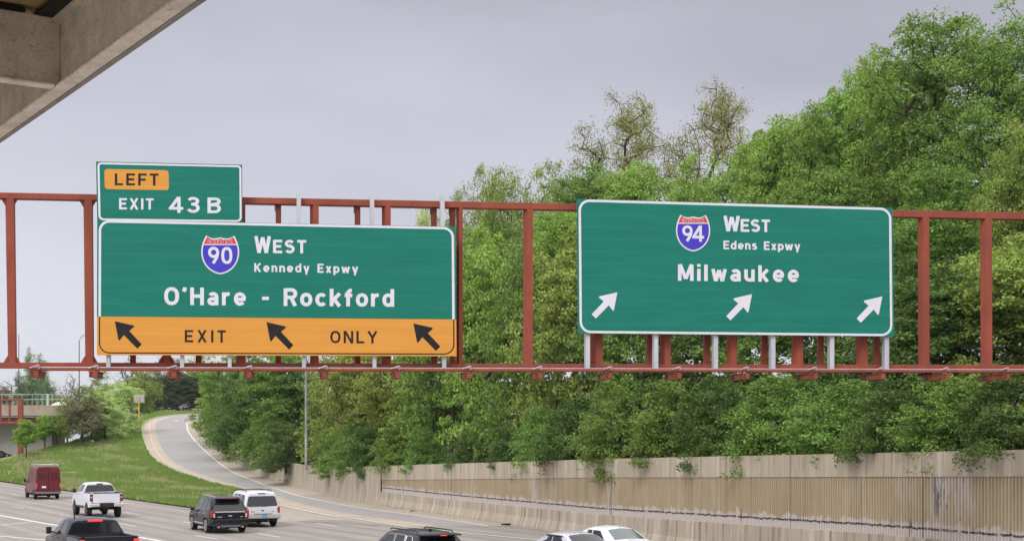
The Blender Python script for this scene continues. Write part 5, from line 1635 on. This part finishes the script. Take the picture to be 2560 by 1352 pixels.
for k in range(2):   # the big elm: long ascending sprays
    lb = lobes_round(rg, 20.0, 13.0, 4.5, 12, 1.35)
    for q in range(9):
        a = rg.uniform(0, 6.28); lb.append((math.cos(a) * rg.uniform(1, 4.6), math.sin(a) * rg.uniform(1, 4.6), rg.uniform(16.5, 19.3), .55, .55, 1.5))
    proto('elm', make_tree(80 + k, 20.0, 15, lb, 800, .80, 86, .175, 'spring', .017, 2.3, .44, shell=.5, inner=.35, flat=.40), 'elm_tree', 'tree')
for k in range(2):   # sparse crowns with dark crooked limbs
    lb = [(-2.6, 0, 11.5, 2.2, 2.0, 2.0), (2.3, .5, 12.5, 2.2, 2.0, 2.4), (0, -1, 14.2, 2.4, 2.2, 1.8), (.4, 1.5, 10.0, 2.6, 2.4, 1.8), (-1.6, .4, 13.4, 1.8, 1.8, 1.9), (3.3, -.8, 10.2, 1.6, 1.6, 1.5)]
    proto('sparse', make_tree(94 + k, 16.0, 11.0, lb, 260, .78, 66, .118, 'bud', .017, 2.12, .42, shell=.7, inner=.9), 'sparse_tree', 'tree')
for k in range(2):   # airy yellow-green willowy crowns
    proto('airy', make_tree(100 + k, 16.0, 11, lobes_round(rg, 16.0, 10.0, 4.0, 10, 1.1), 520, .85, 56, .175, 'olive', .016, 2.3, .3, shell=.45, inner=.35, flat=.5), 'airy_tree', 'tree')
lb = [(0, 0, 11, 1.1, 1.1, 9.0), (.7, .2, 8, .8, .8, 5), (-.6, -.3, 7, .8, .8, 5)]
proto('poplar', make_tree(110, 20.0, 17, lb, 170, .8, 40, .34, 'blue', .012, 2.3, .25, flat=1.3, shell=.5, inner=.6), 'poplar_tree', 'tree')
lb = [(0, 0, 3.1, .95, .95, 1.7), (.35, .1, 2.0, .7, .7, 1.0), (-.35, 0, 2.6, .7, .7, 1.0)]
proto('sapling', make_tree(112, 5.0, 3.8, lb, 130, .36, 60, .15, 'lime', .010, 2.3, .07, shell=.55, inner=.8), 'young_tree', 'tree')
lb = lobes_round(rg, 10.0, 7.0, 2.5, 8, 1.1)
proto('bare', make_tree(114, 10.0, 6.5, lb, 260, .5, 3, .12, 'brown', .022, 2.1, .22, 'bark_grey', shell=.6, inner=.8), 'bare_tree', 'tree')
proto('twiggy', make_tree(116, 8.0, 5, lobes_round(rg, 8.0, 6.0, -.5, 11, 1.2), 380, .55, 34, .17, 'brown', .016, 2.2, .18, shell=.5, inner=.5), 'scrub_tree', 'tree')

used = {}
count = {}
def tree(kind, px, Y, top_py, wpx, label, mat=None, base=None, group=None, sub=None, base_py=None, rot=None):
    X = (px - CX) / F * Y
    if base_py is not None: zb = H - (base_py - HY) / F * Y
    else: zb = hz(X, Y) if base is None else base
    if kind == 'bush': zb -= .4
    zt = H - (top_py - HY) / F * Y
    ps = PROTO[kind]; i = count.get(kind, 0); count[kind] = i + 1
    vi = (i if sub is None else sub) % len(ps)
    (tm, lm, Ht, W), name, cat = ps[vi]
    sz = (zt - zb) / Ht; sx = wpx / F * Y / W
    rot = random.uniform(0, 6.28) if rot is None else rot
    if (kind, vi) not in used:
        r = thing(name, label, cat)
        for nm, me in (('trunk', tm), ('crown', lm)):
            o = bpy.data.objects.new(nm, me); COL.objects.link(o); o.parent = r
        used[(kind, vi)] = r
        r.location = (X, Y, zb); r.rotation_euler = (0, 0, rot); r.scale = (sx, sx, sz)
        if group: r['group'] = group
    else:
        r = dup(used[(kind, vi)], label, (X, Y, zb), rot, (sx, sx, sz), group)
    for ch in r.children:
        if ch.name.startswith('crown'):
            ch.material_slots[0].link = 'OBJECT'
            ch.material_slots[0].material = LF[mat] if mat else lm.materials[0]
    return r

G1 = 'bushes along the top of the wall'; G2 = 'mid-height trees behind the bushes'; G3 = 'tall trees on the wooded bank'; G4 = 'trees above the ramp wall'; G5 = 'trees behind the grass slope'
# --- bushes on the wall
for px, Y, ty, w, m, lab in (
    (2720, 40.3, 880, 330, 'mid', 'first bush beyond the right edge of the picture'),
    (2920, 37.2, 860, 340, 'dark', 'second bush beyond the right edge of the picture'),
    (3150, 34.2, 850, 360, 'mid', 'third bush beyond the right edge of the picture'),
    (2545, 43.4, 900, 300, 'dark', 'dark dense bush above the wall at the right edge'),
    (2395, 46.2, 935, 280, 'mid', 'broad green bush drooping over the wall below the gap between the two rightmost uprights'),
    (2240, 49.0, 925, 270, 'dark', 'dark green bush above the wall below the right end of the Milwaukee board'),
    (2090, 52.2, 940, 260, 'mid', 'rounded green bush above the wall just left of the right arrow of the Milwaukee board'),
    (1945, 56.0, 930, 260, 'mid', 'full green bush above the wall just right of the middle arrow of the Milwaukee board'),
    (1805, 60.3, 935, 240, 'dark', 'dark bush above the wall just left of the middle arrow of the Milwaukee board'),
    (1678, 64.2, 945, 220, 'mid', 'bush above the wall midway between the left and middle arrows of the Milwaukee board'),
    (1550, 68.2, 960, 210, 'mid', 'loose green bush above the wall under the left arrow of the Milwaukee board'),
    (1428, 73.4, 985, 190, 'dark', 'dark bush above the wall left of the Milwaukee board'),
    (1275, 81.5, 1062, 110, 'dark', 'small bluish green bush on the coping right of the twiggy gap'),
    (1345, 77.6, 1010, 150, 'mid', 'leafy bush between the small bluish bush and the Milwaukee board'),
    (1170, 88.5, 1075, 110, 'dark', 'low dark bush above the start of the fluted panels'),
    (925, 107.5, 1062, 120, 'dark', 'dark low bush spilling over the plain wall left of the fluted panels'),
    (880, 113.5, 1050, 130, 'mid', 'green bush over the plain wall, right of the pale lamp post'),
    (838, 119.5, 1060, 110, 'mid', 'spreading bush on the wall just right of the pale lamp post'),
    (715, 141, 1050, 130, 'dark', 'dark bush on the wall just left of the pale lamp post'),
    (668, 151.5, 1030, 120, 'mid', 'green bush hanging over the middle of the ramp wall'),
    (622, 163.5, 1005, 120, 'mid', 'green bush hanging over the ramp wall, one up from the middle'),
    (585, 176, 985, 110, 'dark', 'dark bush hanging over the upper part of the ramp wall'),
    (553, 194, 975, 95, 'mid', 'green bush hanging over the top part of the ramp wall'),
    (540, 215, 975, 70, 'mid', 'bush where the ramp passes out of sight, hanging over the wall'),
    (530, 232, 965, 55, 'mid', 'highest bush beside the head of the ramp'),
    (990, 101.5, 1060, 130, 'mid', 'bush above the plain wall just left of the first fluted panel'),
    (1060, 96.5, 1060, 120, 'mid', 'low bush with pale new leaves above the left end of the coping')):
    tree('bush', px, Y - .5, ty, w, lab, m, group=G1)
# --- mid trees
for px, Y, ty, w, m, lab in (
    (2560, 50.5, 560, 420, 'olive', 'yellowish tree behind the rightmost uprights of the gantry'),
    (2390, 53.5, 640, 400, 'dark', 'dark tree right of the Milwaukee board, seen through the gantry'),
    (2250, 57.5, 600, 360, 'dark', 'dark limbed tree just right of the Milwaukee board'),
    (2090, 61, 640, 340, 'mid', 'green tree hidden behind the right half of the Milwaukee board'),
    (1920, 66, 640, 330, 'mid', 'green tree hidden behind the middle of the Milwaukee board'),
    (1760, 70.5, 640, 310, 'dark', 'green tree hidden behind the left half of the Milwaukee board'),
    (1600, 75.5, 620, 300, 'mid', 'green tree behind the left edge of the Milwaukee board'),
    (1440, 81.5, 560, 280, 'olive', 'pale olive tree left of the Milwaukee board'),
    (1320, 88, 580, 250, 'mid', 'tree behind the lone upright between the two boards'),
    (1215, 94, 545, 240, 'spring', 'bright green tree right beside the O\'Hare board'),
    (1130, 98.5, 560, 230, 'mid', 'green tree at the right edge of the O\'Hare board'),
    (1080, 102.5, 790, 220, 'spring', 'spring green tree below the right end of the O\'Hare board'),
    (985, 108, 800, 200, 'olive', 'yellow green tree below the right half of the O\'Hare board'),
    (900, 114.5, 820, 190, 'olive', 'loose yellow green tree right of the pale lamp post'),
    (855, 136, 830, 190, 'olive', 'olive tree just right of the pale lamp post'),
    (735, 147, 840, 190, 'mid', 'deep green tree left of the pale lamp post'),
    (680, 148, 850, 170, 'mid', 'green tree above the middle of the ramp wall'),
    (615, 163, 860, 160, 'dark', 'brownish green tree overhanging the ramp wall'),
    (565, 180, 880, 150, 'mid', 'feathery green tree overhanging the upper ramp wall'),
    (545, 200, 905, 110, 'olive', 'olive tree leaning over the top of the ramp')):
    tree('mid', px, Y, ty, w, lab, m, group=G4 if px < 1100 else G2)
# --- tall canopy
for kind, px, Y, ty, w, m, lab in (
    ('elm', 2385, 76, 32, 560, 'deep', 'tallest elm with ascending sprays at the upper right'),
    ('elm', 2262, 82, 110, 330, 'spring', 'broad elm on the left shoulder of the tallest one'),
    ('elm', 2540, 72, 42, 420, 'deep', 'tall dark elm cut off by the right edge'),
    ('tall', 2150, 85, 170, 260, 'spring', 'bright tree on the left shoulder of the elms'),
    ('tall', 1925, 90, 292, 260, 'spring', 'bright tree on the skyline between the sparse trees and the elms'),
    ('tall', 2040, 84, 245, 260, 'deep', 'deeper green tree at the foot of the elm shoulder on the skyline'),
    ('tall', 2070, 88, 232, 250, 'spring', 'bright tree stepping down left of the elms'),
    ('tall', 1985, 92, 285, 330, 'spring', 'bright tree above the right half of the Milwaukee board'),
    ('tall', 1870, 97, 330, 300, 'spring', 'bright tree above the middle of the Milwaukee board'),
    ('tall', 1740, 101, 375, 300, 'spring', 'bright tree below the right sparse crown'),
    ('tall', 1600, 106, 390, 280, 'spring', 'bright tree below the left sparse crown'),
    ('tall', 1480, 112, 410, 250, 'mid', 'green tree above the left corner of the Milwaukee board'),
    ('airy', 1390, 119, 402, 230, 'olive', 'airy yellow green tree left of the Milwaukee board, rising over the gantry'),
    ('airy', 1285, 126, 412, 220, 'olive', 'airy yellow green tree above the lone upright'),
    ('airy', 1190, 134, 410, 170, 'olive', 'airy tree at the left end of the woodland skyline'),
    ('airy', 1085, 150, 500, 130, 'pale', 'pale tree showing above the right end of the O\'Hare board'),
    ('tall', 1650, 90, 520, 300, 'mid', 'green tree behind the top left of the Milwaukee board'),
    ('tall', 1240, 106, 470, 220, 'mid', 'green tree at the foot of the skyline between the boards'),
    ('tall', 1400, 98, 500, 240, 'spring', 'spring green tree between the lone upright and the Milwaukee board'),
    ('tall', 2080, 76, 420, 340, 'mid', 'deep green tree directly above the right end of the Milwaukee board'),
    ('tall', 2330, 66, 420, 380, 'mid', 'dark forked tree behind the gantry right of the Milwaukee board'),
    ('airy', 2555, 61, 300, 260, 'olive', 'golden green tree at the right edge above the gantry'),
    ('tall', 2760, 60, 120, 420, 'mid', 'first tall tree beyond the right edge of the picture'),
    ('tall', 3000, 56, 110, 460, 'spring', 'second tall tree beyond the right edge of the picture'),
    ('tall', 3300, 52, 90, 500, 'mid', 'third tall tree beyond the right edge of the picture'),
    ('sparse', 1550, 136, 205, 330, 'bud', 'left one of two nearly leafless trees on the skyline'),
    ('sparse', 1775, 136, 192, 330, 'bud', 'right one of two nearly leafless trees on the skyline')):
    tree(kind, px, Y, ty, w, lab, m, group=G3)
# --- behind the grass slope
for kind, px, Y, ty, w, by, m, lab in (
    ('sapling', 66, 187, 1042, 52, 1137, 'lime', 'young bright green tree in front of the overpass pier'),
    ('sapling', 112, 196, 1030, 50, 1116, 'lime', 'young lime green tree right of the overpass pier, left of a pair'),
    ('sapling', 140, 200, 1032, 46, 1108, 'mid', 'young green tree beside the brown scrub, right of a pair'),
    ('twiggy', 205, 196, 958, 120, 1100, 'brown', 'brownish scrub behind the crest of the grass slope'),
    ('twiggy', 168, 197, 985, 70, 1108, 'olive', 'thin olive scrub left of the brownish scrub'),
    ('mid', 262, 205, 968, 120, 1090, 'pale', 'pale fresh green bushy tree on the crest'),
    ('mid', 308, 214, 950, 110, 1080, 'pale', 'rounder pale green bushy tree beside the yellow sign post'),
    ('mid', 228, 203, 985, 80, 1098, 'mid', 'green tree behind the pale bushy trees'),
    ('twiggy', 255, 262, 918, 110, 1075, 'olive', 'yellowish scrub tree rising behind the pale bushes'),
    ('twiggy', 345, 270, 905, 120, 1050, 'olive', 'olive grey tree behind the yellow sign post'),
    ('mid', 372, 284, 935, 90, 1045, 'gloom', 'dark tree beside the yellow sign'),
    ('mid', 430, 296, 925, 120, 1040, 'gloom', 'very dark tree at the head of the ramp'),
    ('mid', 480, 300, 930, 100, 1040, 'gloom', 'very dark tree right of the head of the ramp'),
    ('twiggy', 415, 312, 888, 130, 1030, 'brown', 'grey brown tree showing under the left end of the O\'Hare board'),
    ('twiggy', 500, 316, 880, 120, 1030, 'olive', 'olive tree showing under the O\'Hare board left of the ramp trees'),
    ('bare', 330, 330, 878, 110, 1040, 'brown', 'bare grey tree under the first arrow of the O\'Hare board'),
    ('bare', 178, 250, 925, 62, 1070, 'brown', 'bare leaning tree right of the overpass railing'),
    ('bare', 18, 345, 945, 90, 1060, 'brown', 'bare grey trees at the far left edge'),
    ('bare', 140, 350, 955, 80, 1060, 'brown', 'distant bare tree between the poplars and the scrub'),
    ('poplar', 76, 305, 866, 34, 1050, 'blue', 'tallest bluish poplar behind the overpass'),
    ('poplar', 104, 312, 882, 34, 1050, 'blue', 'second bluish poplar behind the overpass, just right of the tallest'),
    ('poplar', 50, 300, 925, 34, 1050, 'blue', 'short poplar left of the tallest one'),
    ('poplar', 122, 300, 940, 32, 1050, 'blue', 'short poplar right of the tall pair'),
    ('mid', 84, 330, 945, 110, 1055, 'blue', 'bluish leafy tree at the foot of the poplars'),
    ('mid', 150, 290, 985, 70, 1060, 'olive', 'small olive tree behind the overpass railing'),
    ('mid', -20, 330, 960, 120, 1060, 'brown', 'dull tree beyond the left end of the overpass')):
    tree(kind, px, Y, ty, w, lab, m, base_py=by, group=G5)

# ================================================================== thin spring haze filling the valley
hm = bpy.data.materials.new('haze'); hm.use_nodes = True
ht = hm.node_tree
ht.nodes.remove(ht.nodes['Principled BSDF'])
hv = ht.nodes.new('ShaderNodeVolumePrincipled')
hv.inputs['Color'].default_value = (.86, .88, .93, 1)
hv.inputs['Density'].default_value = .00012
hv.inputs['Anisotropy'].default_value = .2
ht.links.new(hv.outputs[0], ht.nodes['Material Output'].inputs['Volume'])
hz_ = MB(); hz_.box((0, 1900, 22.3), (6400, 4600, 47.4))
ho = tag(hz_.build('haze', hm), kind='stuff')
